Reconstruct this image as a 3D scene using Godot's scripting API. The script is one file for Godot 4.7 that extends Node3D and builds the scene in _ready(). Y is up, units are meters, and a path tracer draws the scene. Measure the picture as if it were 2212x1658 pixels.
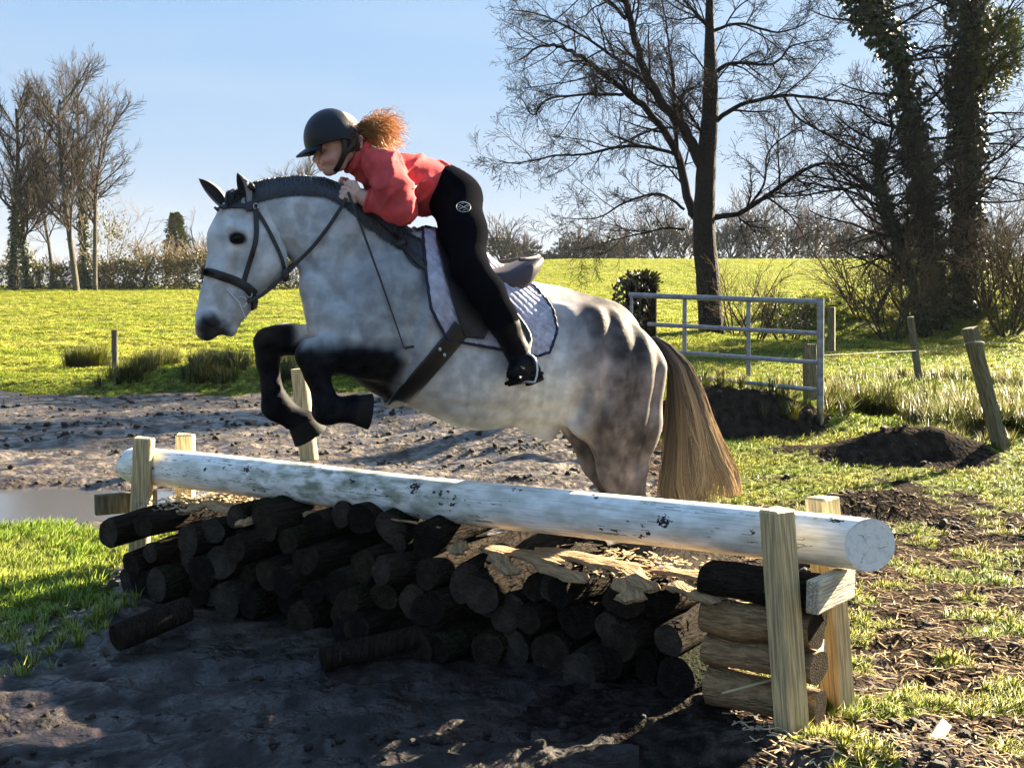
extends Node3D

# Measurements were taken on a 2212 x 1658 print of the photograph; F is its focal length in those units.
const F := 2400.0
const EYE := Vector3(0, 1.55, 0)
const PITCH := 0.0775
var rng := RandomNumberGenerator.new()
var HB := Transform3D()          # the horse's frame: x towards the tail, y up, z towards the viewer's side
var HBI := Transform3D()
var n1 := FastNoiseLite.new()
var n2 := FastNoiseLite.new()
var M := {}
var bodyf: Field
var headf: Field
var SUN := Vector3(0.75, 0.455, -0.66).normalized()
var taken := {}


func _ready() -> void:
	rng.seed = 7
	# ---------------------------------------------------------------- camera, sky, sun, exposure
	var cam := Camera3D.new()
	cam.name = "camera"
	cam.fov = 2.0 * rad_to_deg(atan(829.0 / F))
	cam.near = 0.05
	cam.far = 2500.0
	cam.position = EYE
	cam.rotation = Vector3(-atan(PITCH), 0, 0)
	add_child(cam)
	var env := Environment.new()
	env.background_mode = Environment.BG_SKY
	env.tonemap_mode = Environment.TONE_MAPPER_LINEAR
	env.tonemap_exposure = 9.0
	env.background_energy_multiplier = 0.322
	env.sdfgi_enabled = true
	env.ssao_enabled = true
	env.ssil_enabled = true
	var sky := Sky.new()
	sky.sky_material = sky_air()
	env.sky = sky
	var we := WorldEnvironment.new()
	we.name = "environment"
	env.fog_enabled = true
	env.fog_density = 0.00016
	env.fog_light_color = Color(0.86, 0.90, 0.96)
	we.environment = env
	add_child(we)
	var sun := DirectionalLight3D.new()
	sun.name = "sun"
	sun.light_energy = 1.6
	sun.light_color = Color(1.0, 0.93, 0.80)
	sun.light_angular_distance = 0.5
	sun.shadow_enabled = true
	sun.look_at_from_position(SUN * 50.0, Vector3.ZERO)
	add_child(sun)
	n1.seed = 3
	n1.frequency = 1.0
	n1.fractal_octaves = 3
	n2.seed = 11
	n2.frequency = 1.0
	n2.fractal_octaves = 1
	HB = Transform3D(Basis(Vector3.UP, deg_to_rad(16.0)), Vector3(-0.1, 0, -5.0))
	HBI = HB.affine_inverse()
	materials()
	# ---------------------------------------------------------------- the place
	terrain()
	fields_and_grass()
	trees_left()
	trees_right()
	hedges()
	fences()
	# ---------------------------------------------------------------- the jump, the horse, the rider
	jump()
	horse()
	tack()
	rider()
	litter()


# ==================================================================== small helpers
func rf(a: float, b: float) -> float:
	return rng.randf_range(a, b)


func rv() -> Vector3:
	return Vector3(rf(-1, 1), rf(-1, 1), rf(-1, 1))


func ss(a: float, b: float, x: float) -> float:
	var t := clampf((x - a) / (b - a), 0.0, 1.0)
	return t * t * (3.0 - 2.0 * t)


func ray(u: float, v: float) -> Vector3:
	return Vector3((u - 1106.0) / F, (829.0 - v) / F, -1.0).rotated(Vector3.RIGHT, -atan(PITCH))


func at(u: float, v: float, depth: float) -> Vector3:
	var d := ray(u, v)
	return EYE + d * (depth / -d.z)


func on_ground(u: float, v: float, h := 0.0) -> Vector3:
	var d := ray(u, v)
	return EYE + d * ((EYE.y - h) / -d.y)


func H(u: float, v: float, w: float) -> Vector3:
	var o := HBI * EYE
	var d := HBI.basis * ray(u, v)
	return o + d * ((w - o.z) / d.z)


func HR(p: Vector3, r: float) -> float:
	return r / F * -(HB * p).z


func numbered(called: String) -> String:
	var k: int = taken.get(called, 0)
	taken[called] = k + 1
	return called if k == 0 else "%s_%03d" % [called, k]


func tag(o: Node3D, label: String, category: String, group := "", kind := "") -> Node3D:
	if label:
		o.set_meta("label", label)
	if category:
		o.set_meta("category", category)
	if group:
		o.set_meta("group", group)
	if kind:
		o.set_meta("kind", kind)
	return o


func thing(called: String, label: String, category: String, p := Vector3.ZERO, group := "") -> Node3D:
	var o := Node3D.new()
	o.name = numbered(called)
	o.position = p
	add_child(o)
	tag(o, label, category, group)
	return o


func put(called: String, mesh: Mesh, m: Material, parent: Node3D = null, t := Transform3D()) -> MeshInstance3D:
	var o := MeshInstance3D.new()
	o.name = numbered(called) if parent == null else called
	o.mesh = mesh
	o.material_override = m
	o.transform = t
	if parent == null:
		add_child(o)
	else:
		parent.add_child(o, true)
	return o


func scatter(called: String, mesh: Mesh, m: Material, ts: Array[Transform3D], cs: PackedColorArray, parent: Node3D = null) -> MultiMeshInstance3D:
	var mm := MultiMesh.new()
	mm.transform_format = MultiMesh.TRANSFORM_3D
	mm.use_colors = true
	mm.mesh = mesh
	mm.instance_count = ts.size()
	for i in ts.size():
		mm.set_instance_transform(i, ts[i])
		mm.set_instance_color(i, cs[i])
	var o := MultiMeshInstance3D.new()
	o.name = numbered(called) if parent == null else called
	o.multimesh = mm
	o.material_override = m
	o.set_meta("kind", "stuff")
	if parent == null:
		add_child(o)
	else:
		parent.add_child(o, true)
	return o


# ==================================================================== mesh builder (faces given counter-clockwise, stored clockwise)
class MB:
	var v := PackedVector3Array()
	var n := PackedVector3Array()
	var c := PackedColorArray()
	var t := PackedVector2Array()
	var i := PackedInt32Array()

	func vert(p: Vector3, nn: Vector3, cc := Color.WHITE, uv := Vector2.ZERO) -> int:
		v.append(p)
		n.append(nn)
		c.append(cc)
		t.append(uv)
		return v.size() - 1

	func tri(a: int, b: int, d: int) -> void:
		i.append(a)
		i.append(d)
		i.append(b)

	func quad(a: int, b: int, d: int, e: int) -> void:
		tri(a, b, d)
		tri(a, d, e)

	func flat(a: Vector3, b: Vector3, d: Vector3, out: Vector3, cc := Color.WHITE) -> void:
		var nn := (b - a).cross(d - a)
		if nn.length_squared() < 1e-16:
			return
		nn = nn.normalized()
		var turn := nn.dot(out) < 0.0
		if turn:
			nn = -nn
		var k := vert(a, nn, cc)
		vert(b, nn, cc)
		vert(d, nn, cc)
		if turn:
			tri(k, k + 2, k + 1)
		else:
			tri(k, k + 1, k + 2)

	func tube(pts: PackedVector3Array, rad: PackedFloat32Array, sides: int, c0 := Color.WHITE, c1 := Color.WHITE, caps := false, lump := 0.0, seed0 := 0.0, bias := 1.0) -> void:
		var m := pts.size()
		if m < 2:
			return
		var tg := (pts[1] - pts[0]).normalized()
		var nn := tg.cross(Vector3(0.31, 0.2, 0.93)).normalized()
		if nn.length_squared() < 0.5:
			nn = tg.cross(Vector3.RIGHT).normalized()
		var first := v.size()
		var along := 0.0
		for j in m:
			if j > 0:
				along += pts[j].distance_to(pts[j - 1])
				tg = (pts[mini(j + 1, m - 1)] - pts[j - 1]).normalized()
				nn = (nn - tg * nn.dot(tg)).normalized()
			var bb := tg.cross(nn)
			var cc := c0.lerp(c1, pow(float(j) / (m - 1), bias))
			for k in sides + 1:
				var a := TAU * k / sides
				var dir := nn * cos(a) + bb * sin(a)
				var r := rad[j]
				if lump > 0.0:
					r *= 1.0 + lump * (sin(a * 3.0 + along * 17.0 + seed0) + sin(a * 5.0 - along * 31.0 + seed0 * 2.0) + sin(a * 2.0 + along * 7.0 + seed0 * 3.0)) / 3.0
				vert(pts[j] + dir * r, dir, cc, Vector2(along, float(k) / sides))
		for j in m - 1:
			for k in sides:
				var a := first + j * (sides + 1) + k
				quad(a, a + 1, a + sides + 2, a + sides + 1)
		if caps:
			for e in 2:
				var j: int = 0 if e == 0 else m - 1
				var cap_n: Vector3 = (pts[0] - pts[1]).normalized() if e == 0 else (pts[m - 1] - pts[m - 2]).normalized()
				var o := vert(pts[j], cap_n, c0 if e == 0 else c1)
				for k in sides + 1:
					var q := first + j * (sides + 1) + k
					vert(v[q], cap_n, c0 if e == 0 else c1)
				for k in sides:
					if e == 0:
						tri(o, o + 2 + k, o + 1 + k)
					else:
						tri(o, o + 1 + k, o + 2 + k)

	# a strap: points, the surface normal at each, half width and half thickness
	func strap(pts: PackedVector3Array, ups: PackedVector3Array, hw: float, ht: float, cc := Color.WHITE, hw1 := -1.0) -> void:
		var m := pts.size()
		var first := v.size()
		var k8 := 8
		for j in m:
			var tg := (pts[mini(j + 1, m - 1)] - pts[maxi(j - 1, 0)]).normalized()
			var up := (ups[j] - tg * ups[j].dot(tg)).normalized()
			var side := tg.cross(up)
			var w := hw if hw1 < 0.0 else lerpf(hw, hw1, float(j) / (m - 1))
			for k in k8:
				var a := TAU * (k + 0.5) / k8
				var x := signf(cos(a)) * pow(absf(cos(a)), 0.35)
				var y := signf(sin(a)) * pow(absf(sin(a)), 0.6)
				vert(pts[j] + side * x * w + up * y * ht, (side * cos(a) * 0.5 + up * sin(a)).normalized(), cc)
		for j in m - 1:
			for k in k8:
				var a := first + j * k8 + k
				var b := first + j * k8 + (k + 1) % k8
				quad(a, a + k8, b + k8, b)
		for e in 2:
			var q := first if e == 0 else first + (m - 1) * k8
			for k in range(1, k8 - 1):
				tri(q, q + k, q + k + 1)

	func box(tr: Transform3D, size: Vector3, bev := 0.004, cc := Color.WHITE) -> void:
		var h := size * 0.5
		bev = minf(bev, minf(h.x, minf(h.y, h.z)) * 0.6)
		var f := func(sx: float, sy: float, sz: float, axis: int) -> Vector3:
			var p := h - Vector3(bev, bev, bev)
			p[axis] = h[axis]
			return tr * (p * Vector3(sx, sy, sz))
		var o := tr.origin
		for axis in 3:
			for s: float in [-1.0, 1.0]:
				var q: Array[Vector3] = []
				for uv: Vector2 in [Vector2(-1, -1), Vector2(1, -1), Vector2(1, 1), Vector2(-1, 1)]:
					var sg := Vector3.ZERO
					sg[axis] = s
					sg[(axis + 1) % 3] = uv.x
					sg[(axis + 2) % 3] = uv.y
					q.append(f.call(sg.x, sg.y, sg.z, axis))
				var out := (q[0] + q[2]) * 0.5 - o
				flat(q[0], q[1], q[2], out, cc)
				flat(q[0], q[2], q[3], out, cc)
		for axis in 3:
			for su: float in [-1.0, 1.0]:
				for sv: float in [-1.0, 1.0]:
					var a1 := (axis + 1) % 3
					var a2 := (axis + 2) % 3
					var q: Array[Vector3] = []
					for s: float in [-1.0, 1.0]:
						for fa: int in [a1, a2]:
							var sg := Vector3.ZERO
							sg[axis] = s
							sg[a1] = su
							sg[a2] = sv
							q.append(f.call(sg.x, sg.y, sg.z, fa))
					var out := (q[0] + q[3]) * 0.5 - o
					flat(q[0], q[1], q[3], out, cc)
					flat(q[0], q[3], q[2], out, cc)
		for k in 8:
			var sg := Vector3(1 if k & 1 else -1, 1 if k & 2 else -1, 1 if k & 4 else -1)
			var a: Vector3 = f.call(sg.x, sg.y, sg.z, 0)
			flat(a, f.call(sg.x, sg.y, sg.z, 1), f.call(sg.x, sg.y, sg.z, 2), a - o, cc)

	func ball(p: Vector3, r: Vector3, rows := 10, cols := 16, cc := Color.WHITE) -> void:
		var first := v.size()
		for y in rows + 1:
			var e := PI * (float(y) / rows - 0.5)
			for x in cols + 1:
				var a := TAU * x / cols
				var d := Vector3(cos(e) * cos(a), sin(e), -cos(e) * sin(a))
				vert(p + d * r, (d / r).normalized(), cc, Vector2(float(x) / cols, float(y) / rows))
		for y in rows:
			for x in cols:
				var a := first + y * (cols + 1) + x
				quad(a, a + 1, a + cols + 2, a + cols + 1)

	func leaf(p: Vector3, d: Vector3, up: Vector3, l: float, w: float, cc: Color) -> void:
		var s := d.cross(up).normalized()
		var nn := s.cross(d).normalized()
		var b := vert(p, nn, cc)
		vert(p + d * l * 0.5 + s * w - nn * w * 0.3, nn, cc)
		vert(p + d * l, nn, cc)
		vert(p + d * l * 0.5 - s * w - nn * w * 0.3, nn, cc)
		tri(b, b + 1, b + 2)
		tri(b, b + 2, b + 3)

	func smooth_normals() -> void:
		n.fill(Vector3.ZERO)
		for k in range(0, i.size(), 3):
			var a := i[k]
			var b := i[k + 2]
			var d := i[k + 1]
			var fn := (v[b] - v[a]).cross(v[d] - v[a])
			n[a] += fn
			n[b] += fn
			n[d] += fn
		for k in n.size():
			n[k] = n[k].normalized() if n[k].length_squared() > 0.0 else Vector3.UP

	# turn round every face that looks against its own normals
	func face_out() -> void:
		for k in range(0, i.size(), 3):
			var a := i[k]
			var b := i[k + 2]
			var d := i[k + 1]
			if (v[b] - v[a]).cross(v[d] - v[a]).dot(n[a] + n[b] + n[d]) < 0.0:
				i[k + 1] = b
				i[k + 2] = d

	func mesh() -> ArrayMesh:
		var a := []
		a.resize(Mesh.ARRAY_MAX)
		a[Mesh.ARRAY_VERTEX] = v
		a[Mesh.ARRAY_NORMAL] = n
		a[Mesh.ARRAY_COLOR] = c
		a[Mesh.ARRAY_TEX_UV] = t
		a[Mesh.ARRAY_INDEX] = i
		var m := ArrayMesh.new()
		m.add_surface_from_arrays(Mesh.PRIMITIVE_TRIANGLES, a)
		return m


# ==================================================================== a distance field on a grid, meshed as surface nets
class Field:
	var o: Vector3
	var c: float
	var nx: int
	var ny: int
	var nz: int
	var d := PackedFloat32Array()

	func _init(lo: Vector3, hi: Vector3, cell: float) -> void:
		o = lo
		c = cell
		nx = int((hi.x - lo.x) / cell) + 2
		ny = int((hi.y - lo.y) / cell) + 2
		nz = int((hi.z - lo.z) / cell) + 2
		d.resize(nx * ny * nz)
		d.fill(9.0)

	# a tapered capsule, stretched sideways by sz, joined by a smooth minimum (or carved out)
	func bone(a: Vector3, b: Vector3, ra: float, rb: float, k: float, sz := 1.0, carve := false) -> void:
		var m := maxf(ra, rb) + (k + 0.012 if carve else maxf(k, 0.03)) + c * 2.0
		var mz := m * maxf(sz, 1.0)
		var x0 := clampi(int((minf(a.x, b.x) - m - o.x) / c), 0, nx - 1)
		var x1 := clampi(int((maxf(a.x, b.x) + m - o.x) / c) + 1, 0, nx - 1)
		var y0 := clampi(int((minf(a.y, b.y) - m - o.y) / c), 0, ny - 1)
		var y1 := clampi(int((maxf(a.y, b.y) + m - o.y) / c) + 1, 0, ny - 1)
		var z0 := clampi(int((minf(a.z, b.z) - mz - o.z) / c), 0, nz - 1)
		var z1 := clampi(int((maxf(a.z, b.z) + mz - o.z) / c) + 1, 0, nz - 1)
		var bx := b.x - a.x
		var by := b.y - a.y
		var bz := (b.z - a.z) / sz
		var bb := maxf(bx * bx + by * by + bz * bz, 1e-9)
		var dr := rb - ra
		for iz in range(z0, z1 + 1):
			var pz := (o.z + iz * c - a.z) / sz
			for iy in range(y0, y1 + 1):
				var py := o.y + iy * c - a.y
				var part := py * by + pz * bz
				var at0 := (iz * ny + iy) * nx
				for ix in range(x0, x1 + 1):
					var px := o.x + ix * c - a.x
					var h := clampf((px * bx + part) / bb, 0.0, 1.0)
					var ex := px - bx * h
					var ey := py - by * h
					var ez := pz - bz * h
					var q := sqrt(ex * ex + ey * ey + ez * ez) - ra - dr * h
					var old := d[at0 + ix]
					if carve:
						q = -q
						var s := absf(old - q)
						var w := (k - s) / k if s < k else 0.0
						d[at0 + ix] = maxf(old, q) + w * w * k * 0.25
					elif q < old + k:
						var s := absf(old - q)
						var w := (k - s) / k if s < k else 0.0
						d[at0 + ix] = minf(old, q) - w * w * k * 0.25

	# keep what lies behind the plane
	func cut(p: Vector3, nrm: Vector3, within := 9.0) -> void:
		nrm = nrm.normalized()
		for iz in nz:
			for iy in ny:
				for ix in nx:
					var k := (iz * ny + iy) * nx + ix
					if d[k] < 1.0:
						var q := o + Vector3(ix, iy, iz) * c - p
						if q.length() < within:
							d[k] = maxf(d[k], q.dot(nrm))

	func sample(p: Vector3) -> float:
		var q := (p - o) / c
		var x := int(floor(q.x))
		var y := int(floor(q.y))
		var z := int(floor(q.z))
		if x < 0 or y < 0 or z < 0 or x >= nx - 1 or y >= ny - 1 or z >= nz - 1:
			return 9.0
		var f := q - Vector3(x, y, z)
		var k := (z * ny + y) * nx + x
		var s := ny * nx
		var a := lerpf(lerpf(d[k], d[k + 1], f.x), lerpf(d[k + nx], d[k + nx + 1], f.x), f.y)
		var b := lerpf(lerpf(d[k + s], d[k + s + 1], f.x), lerpf(d[k + s + nx], d[k + s + nx + 1], f.x), f.y)
		return lerpf(a, b, f.z)

	func grad(p: Vector3) -> Vector3:
		var e := c
		var g := Vector3(sample(p + Vector3(e, 0, 0)) - sample(p - Vector3(e, 0, 0)), sample(p + Vector3(0, e, 0)) - sample(p - Vector3(0, e, 0)), sample(p + Vector3(0, 0, e)) - sample(p - Vector3(0, 0, e)))
		return g.normalized()

	func mesh_into(mb: MB) -> int:
		var first := mb.v.size()
		var ids := PackedInt32Array()
		ids.resize(d.size())
		ids.fill(-1)
		var cells := PackedInt32Array()
		var sy := nx
		var s := nx * ny
		var lim := c * 3.4
		for z in nz - 1:
			for y in ny - 1:
				var row := z * s + y * sy
				for x in nx - 1:
					var k := row + x
					var a0 := d[k]
					if a0 > lim or a0 < -lim:
						continue
					var a1 := d[k + 1]
					var a2 := d[k + sy]
					var a3 := d[k + sy + 1]
					var a4 := d[k + s]
					var a5 := d[k + s + 1]
					var a6 := d[k + s + sy]
					var a7 := d[k + s + sy + 1]
					var inn := int(a0 < 0.0) + int(a1 < 0.0) + int(a2 < 0.0) + int(a3 < 0.0) + int(a4 < 0.0) + int(a5 < 0.0) + int(a6 < 0.0) + int(a7 < 0.0)
					if inn == 0 or inn == 8:
						continue
					var g := Vector3(a1 + a3 + a5 + a7 - a0 - a2 - a4 - a6, a2 + a3 + a6 + a7 - a0 - a1 - a4 - a5, a4 + a5 + a6 + a7 - a0 - a1 - a2 - a3) * (0.25 / c)
					var mean := (a0 + a1 + a2 + a3 + a4 + a5 + a6 + a7) * 0.125
					var l2 := maxf(g.length_squared(), 0.05)
					var off := -g * (mean / l2)
					var hc := c * 0.5
					off = off.clamp(Vector3(-hc, -hc, -hc), Vector3(hc, hc, hc))
					ids[k] = mb.vert(o + Vector3(x + 0.5, y + 0.5, z + 0.5) * c + off, g.normalized())
					cells.append(k)
		for k in cells:
			var ins := d[k] < 0.0
			var x := k % nx
			var y := (k / nx) % ny
			var z := k / s
			var steps := [1, sy, s]
			for axis in 3:
				if (d[k + steps[axis]] < 0.0) == ins:
					continue
				var u: int = steps[(axis + 1) % 3]
				var w: int = steps[(axis + 2) % 3]
				if x == 0 or y == 0 or z == 0:
					continue
				var q0 := ids[k]
				var q1 := ids[k - u]
				var q2 := ids[k - u - w]
				var q3 := ids[k - w]
				if q1 < 0 or q2 < 0 or q3 < 0:
					continue
				if ins:
					mb.quad(q0, q1, q2, q3)
				else:
					mb.quad(q0, q3, q2, q1)
		return first


# a chain of [u, v, w, radius] measured on the print, in the horse's frame
func chain(f: Field, pts: Array, k: float, sz := 1.0, grow_by := 0.0, carve := false) -> void:
	for j in pts.size() - 1:
		var a: Array = pts[j]
		var b: Array = pts[j + 1]
		var pa := H(a[0], a[1], a[2])
		var pb := H(b[0], b[1], b[2])
		f.bone(pa, pb, HR(pa, a[3]) + grow_by, HR(pb, b[3]) + grow_by, k, sz, carve)


# where the view through (u, v) first meets the horse: [point, normal]
func on_horse(u: float, v: float, off: float, extra: Field = null) -> Array:
	var o := HBI * EYE
	var dd := (HBI.basis * ray(u, v)).normalized()
	var t := 3.2
	while t < 7.0:
		var p := o + dd * t
		var s := minf(bodyf.sample(p), headf.sample(p))
		if extra:
			s = minf(s, extra.sample(p))
		if s < 0.002:
			var g := surface_normal(p, extra)
			return [p + g * off, g]
		t += clampf(s * 0.7, 0.003, 0.04)
	var q := H(u, v, 0.1)
	return [q, Vector3(0, 0, 1)]


func surface_normal(p: Vector3, extra: Field = null) -> Vector3:
	if extra and extra.sample(p) < 0.01:
		return extra.grad(p)
	return headf.grad(p) if headf.sample(p) < bodyf.sample(p) else bodyf.grad(p)


func smooth_line(pts: PackedVector3Array, per := 5) -> PackedVector3Array:
	var out := PackedVector3Array()
	var m := pts.size()
	for j in m - 1:
		for k in per:
			out.append(pts[j].cubic_interpolate(pts[j + 1], pts[maxi(j - 1, 0)], pts[mini(j + 2, m - 1)], float(k) / per))
	out.append(pts[m - 1])
	return out


func ramp(a: float, b: float, m: int) -> PackedFloat32Array:
	var out := PackedFloat32Array()
	for j in m:
		out.append(lerpf(a, b, float(j) / maxi(m - 1, 1)))
	return out


# ==================================================================== sky and materials
func sky_air() -> PanoramaSkyMaterial:
	var w := 720
	var h := 360
	var im := Image.create(w, h, false, Image.FORMAT_RGBF)
	var nz := FastNoiseLite.new()
	nz.seed = 21
	nz.frequency = 1.0
	nz.fractal_octaves = 5
	for y in h:
		var e := (0.5 - (y + 0.5) / h) * PI
		for x in w:
			var az := (x + 0.5) / w * TAU
			var dir := Vector3(sin(az) * cos(e), sin(e), -cos(az) * cos(e))
			var up := maxf(dir.y, 0.0)
			var g := rad_to_deg(acos(clampf(dir.dot(SUN), -1.0, 1.0)))
			var low := exp(-up / 0.105)
			var col := Color(0.102, 0.187, 0.316).lerp(Color(0.090, 0.180, 0.290), exp(-up / 0.30))
			col = col.lerp(Color(0.345, 0.338, 0.322), low)
			# thin cloud low in the sky
			var s := dir / maxf(dir.y + 0.10, 0.06)
			var cl := nz.get_noise_3d(s.x * 0.55, 4.0, s.z * 1.3) * 0.5 + 0.5
			cl = ss(0.42, 0.72, cl) * ss(0.0, 0.03, up) * exp(-up / 0.16)
			col = col.lerp(Color(0.325, 0.322, 0.318), cl * 0.35)
			var glow := 0.34 * exp(-g / 13.0) + 0.10 * exp(-g / 32.0)
			col += Color(glow, glow * 0.98, glow * 0.92)
			if dir.y < 0.0:
				col = col.lerp(Color(0.05, 0.06, 0.035), ss(0.0, -0.06, dir.y))
			im.set_pixel(x, y, col)
	var m := PanoramaSkyMaterial.new()
	m.panorama = ImageTexture.create_from_image(im)
	return m


func mat(called: String, lin: Color, rough: float) -> StandardMaterial3D:
	var m := StandardMaterial3D.new()
	m.resource_name = called
	m.albedo_color = lin.linear_to_srgb()
	m.roughness = rough
	m.metallic_specular = 0.4
	M[called] = m
	return m


func noise_tex(freq: float, oct: int, lo: Color, hi: Color, sd: int, size := 512, kind := FastNoiseLite.TYPE_SIMPLEX_SMOOTH, p0 := 0.25, p1 := 0.75) -> NoiseTexture2D:
	var nz := FastNoiseLite.new()
	nz.noise_type = kind
	nz.frequency = freq
	nz.fractal_octaves = oct
	nz.seed = sd
	var t := NoiseTexture2D.new()
	t.width = size
	t.height = size
	t.seamless = true
	t.noise = nz
	var g := Gradient.new()
	g.set_color(0, lo)
	g.set_color(1, hi)
	g.set_offset(0, p0)
	g.set_offset(1, p1)
	t.color_ramp = g
	return t


func tri_map(m: StandardMaterial3D, tex: Texture2D, scale: Vector3, bump := 0.0, bump_tex: Texture2D = null, world := false) -> StandardMaterial3D:
	if tex:
		m.albedo_texture = tex
	m.uv1_triplanar = true
	m.uv1_world_triplanar = world
	m.uv1_scale = scale
	if bump > 0.0:
		m.heightmap_enabled = true
		m.heightmap_texture = bump_tex
		m.heightmap_scale = bump
	return m


func g3(a: float) -> Color:
	return Color(a, a, a)


func materials() -> void:
	var fine := noise_tex(0.02, 5, g3(0.62), g3(1.0), 1)
	var fine_h := noise_tex(0.03, 5, g3(0.0), g3(1.0), 2)
	var grain := noise_tex(0.012, 4, g3(0.55), g3(1.0), 4)
	var grain_h := noise_tex(0.02, 4, g3(0.0), g3(1.0), 5)
	var lumps := noise_tex(0.018, 5, g3(0.0), g3(1.0), 6, 1024)
	var mottle := noise_tex(0.008, 5, g3(0.5), g3(1.0), 8, 1024)
	var weave := noise_tex(0.12, 2, g3(0.0), g3(1.0), 9)
	var soft := noise_tex(0.006, 4, g3(0.80), g3(1.0), 14, 512)
	grain = noise_tex(0.012, 4, g3(0.70), g3(1.0), 4)
	var m: StandardMaterial3D
	m = tri_map(mat("turf", g3(1), 0.95), mottle, Vector3(0.9, 0.9, 0.9), 3.0, lumps, true)
	m.vertex_color_use_as_albedo = true
	m.metallic_specular = 0.2
	m = tri_map(mat("mud", g3(1), 0.85), mottle, Vector3(0.7, 0.7, 0.7), 0.9, lumps, true)
	m.vertex_color_use_as_albedo = true
	m.roughness_texture = noise_tex(0.010, 4, g3(0.34), g3(0.95), 17, 512, FastNoiseLite.TYPE_SIMPLEX_SMOOTH, 0.40, 0.62)
	m.metallic_specular = 0.34
	m = tri_map(mat("soil", g3(1), 1.0), mottle, Vector3(1.1, 1.1, 1.1), 2.0, lumps, true)
	m.vertex_color_use_as_albedo = true
	m.metallic_specular = 0.08
	m = tri_map(mat("clod", g3(1), 0.75), fine, Vector3(6, 6, 6), 1.0, fine_h)
	m.vertex_color_use_as_albedo = true
	m = mat("water", Color(0.06, 0.06, 0.065), 0.13)
	m.metallic_specular = 0.55
	m = mat("blade", g3(1), 0.5)
	m.vertex_color_use_as_albedo = true
	m.backlight_enabled = true
	m.backlight = Color(0.42, 0.48, 0.05).linear_to_srgb()
	m = mat("leaf", g3(1), 0.55)
	m.vertex_color_use_as_albedo = true
	m.backlight_enabled = true
	m.backlight = Color(0.12, 0.12, 0.025).linear_to_srgb()
	m = mat("ivy", g3(1), 0.45)
	m.vertex_color_use_as_albedo = true
	m.backlight_enabled = true
	m.backlight = Color(0.05, 0.06, 0.012).linear_to_srgb()
	m = tri_map(mat("tree_bark", g3(1), 0.9), fine, Vector3(2.2, 0.8, 2.2), 2.5, fine_h)
	m.vertex_color_use_as_albedo = true
	m = mat("twig", g3(1), 0.95)
	m.metallic_specular = 0.08
	m.vertex_color_use_as_albedo = true
	tri_map(mat("post_wood", Color(0.66, 0.52, 0.28), 0.75), grain, Vector3(14, 0.5, 14), 0.25, grain_h)
	tri_map(mat("pale_wood", Color(0.66, 0.60, 0.46), 0.75), grain, Vector3(0.8, 14, 14), 0.35, grain_h)
	tri_map(mat("old_wood", Color(0.17, 0.155, 0.095), 0.85), grain, Vector3(8, 0.8, 8), 0.6, grain_h)
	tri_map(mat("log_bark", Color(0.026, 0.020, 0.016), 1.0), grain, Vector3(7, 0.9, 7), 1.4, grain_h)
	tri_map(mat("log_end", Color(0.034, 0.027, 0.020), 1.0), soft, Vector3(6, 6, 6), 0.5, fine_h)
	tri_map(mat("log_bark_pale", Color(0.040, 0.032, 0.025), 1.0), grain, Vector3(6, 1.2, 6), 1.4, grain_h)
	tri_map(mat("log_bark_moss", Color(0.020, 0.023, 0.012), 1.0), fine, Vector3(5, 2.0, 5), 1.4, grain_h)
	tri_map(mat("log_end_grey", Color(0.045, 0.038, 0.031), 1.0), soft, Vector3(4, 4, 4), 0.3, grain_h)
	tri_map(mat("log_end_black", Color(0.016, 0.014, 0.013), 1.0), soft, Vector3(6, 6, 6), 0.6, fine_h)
	tri_map(mat("split_wood", Color(0.40, 0.255, 0.125), 0.85), grain, Vector3(8, 0.9, 8), 0.8, grain_h)
	m = tri_map(mat("galvanised", Color(0.25, 0.28, 0.33), 0.5), soft, Vector3(5, 5, 5))
	m.metallic = 0.75
	m = mat("steel", Color(0.50, 0.51, 0.53), 0.36)
	m.metallic = 1.0
	mat("wire", Color(0.20, 0.20, 0.18), 0.7)
	m = tri_map(mat("coat", g3(1), 0.66), soft, Vector3(3, 3, 3), 0.05, weave)
	m.vertex_color_use_as_albedo = true
	m.metallic_specular = 0.18
	m = mat("hair", g3(1), 0.42)
	m.vertex_color_use_as_albedo = true
	m.backlight_enabled = true
	m.backlight = Color(0.20, 0.12, 0.05).linear_to_srgb()
	m = mat("tail_hair", g3(1), 0.40)
	m.vertex_color_use_as_albedo = true
	m.backlight_enabled = true
	m.backlight = Color(0.46, 0.30, 0.13).linear_to_srgb()
	m = mat("curl_hair", g3(1), 0.42)
	m.vertex_color_use_as_albedo = true
	m.backlight_enabled = true
	m.backlight = Color(0.50, 0.23, 0.06).linear_to_srgb()
	m = mat("horse_eye", Color(0.006, 0.005, 0.005), 0.22)
	m.metallic_specular = 0.3
	m = tri_map(mat("leather", Color(0.010, 0.009, 0.010), 0.38), null, Vector3(20, 20, 20), 0.04, fine_h)
	m.metallic_specular = 0.5
	tri_map(mat("brown_leather", Color(0.060, 0.044, 0.056), 0.5), null, Vector3(20, 20, 20), 0.05, fine_h)
	tri_map(mat("pad_cloth", Color(0.56, 0.54, 0.66), 0.9), soft, Vector3(4, 4, 4), 0.06, weave)
	mat("pad_trim", Color(0.02, 0.022, 0.05), 0.7)
	mat("fleece", Color(0.62, 0.56, 0.42), 0.95)
	m = tri_map(mat("jacket", Color(0.66, 0.092, 0.096), 0.85), soft, Vector3(4, 4, 4), 0.05, weave)
	m.rim_enabled = true
	m.rim = 0.06
	m.rim_tint = 0.8
	m.metallic_specular = 0.2
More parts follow.
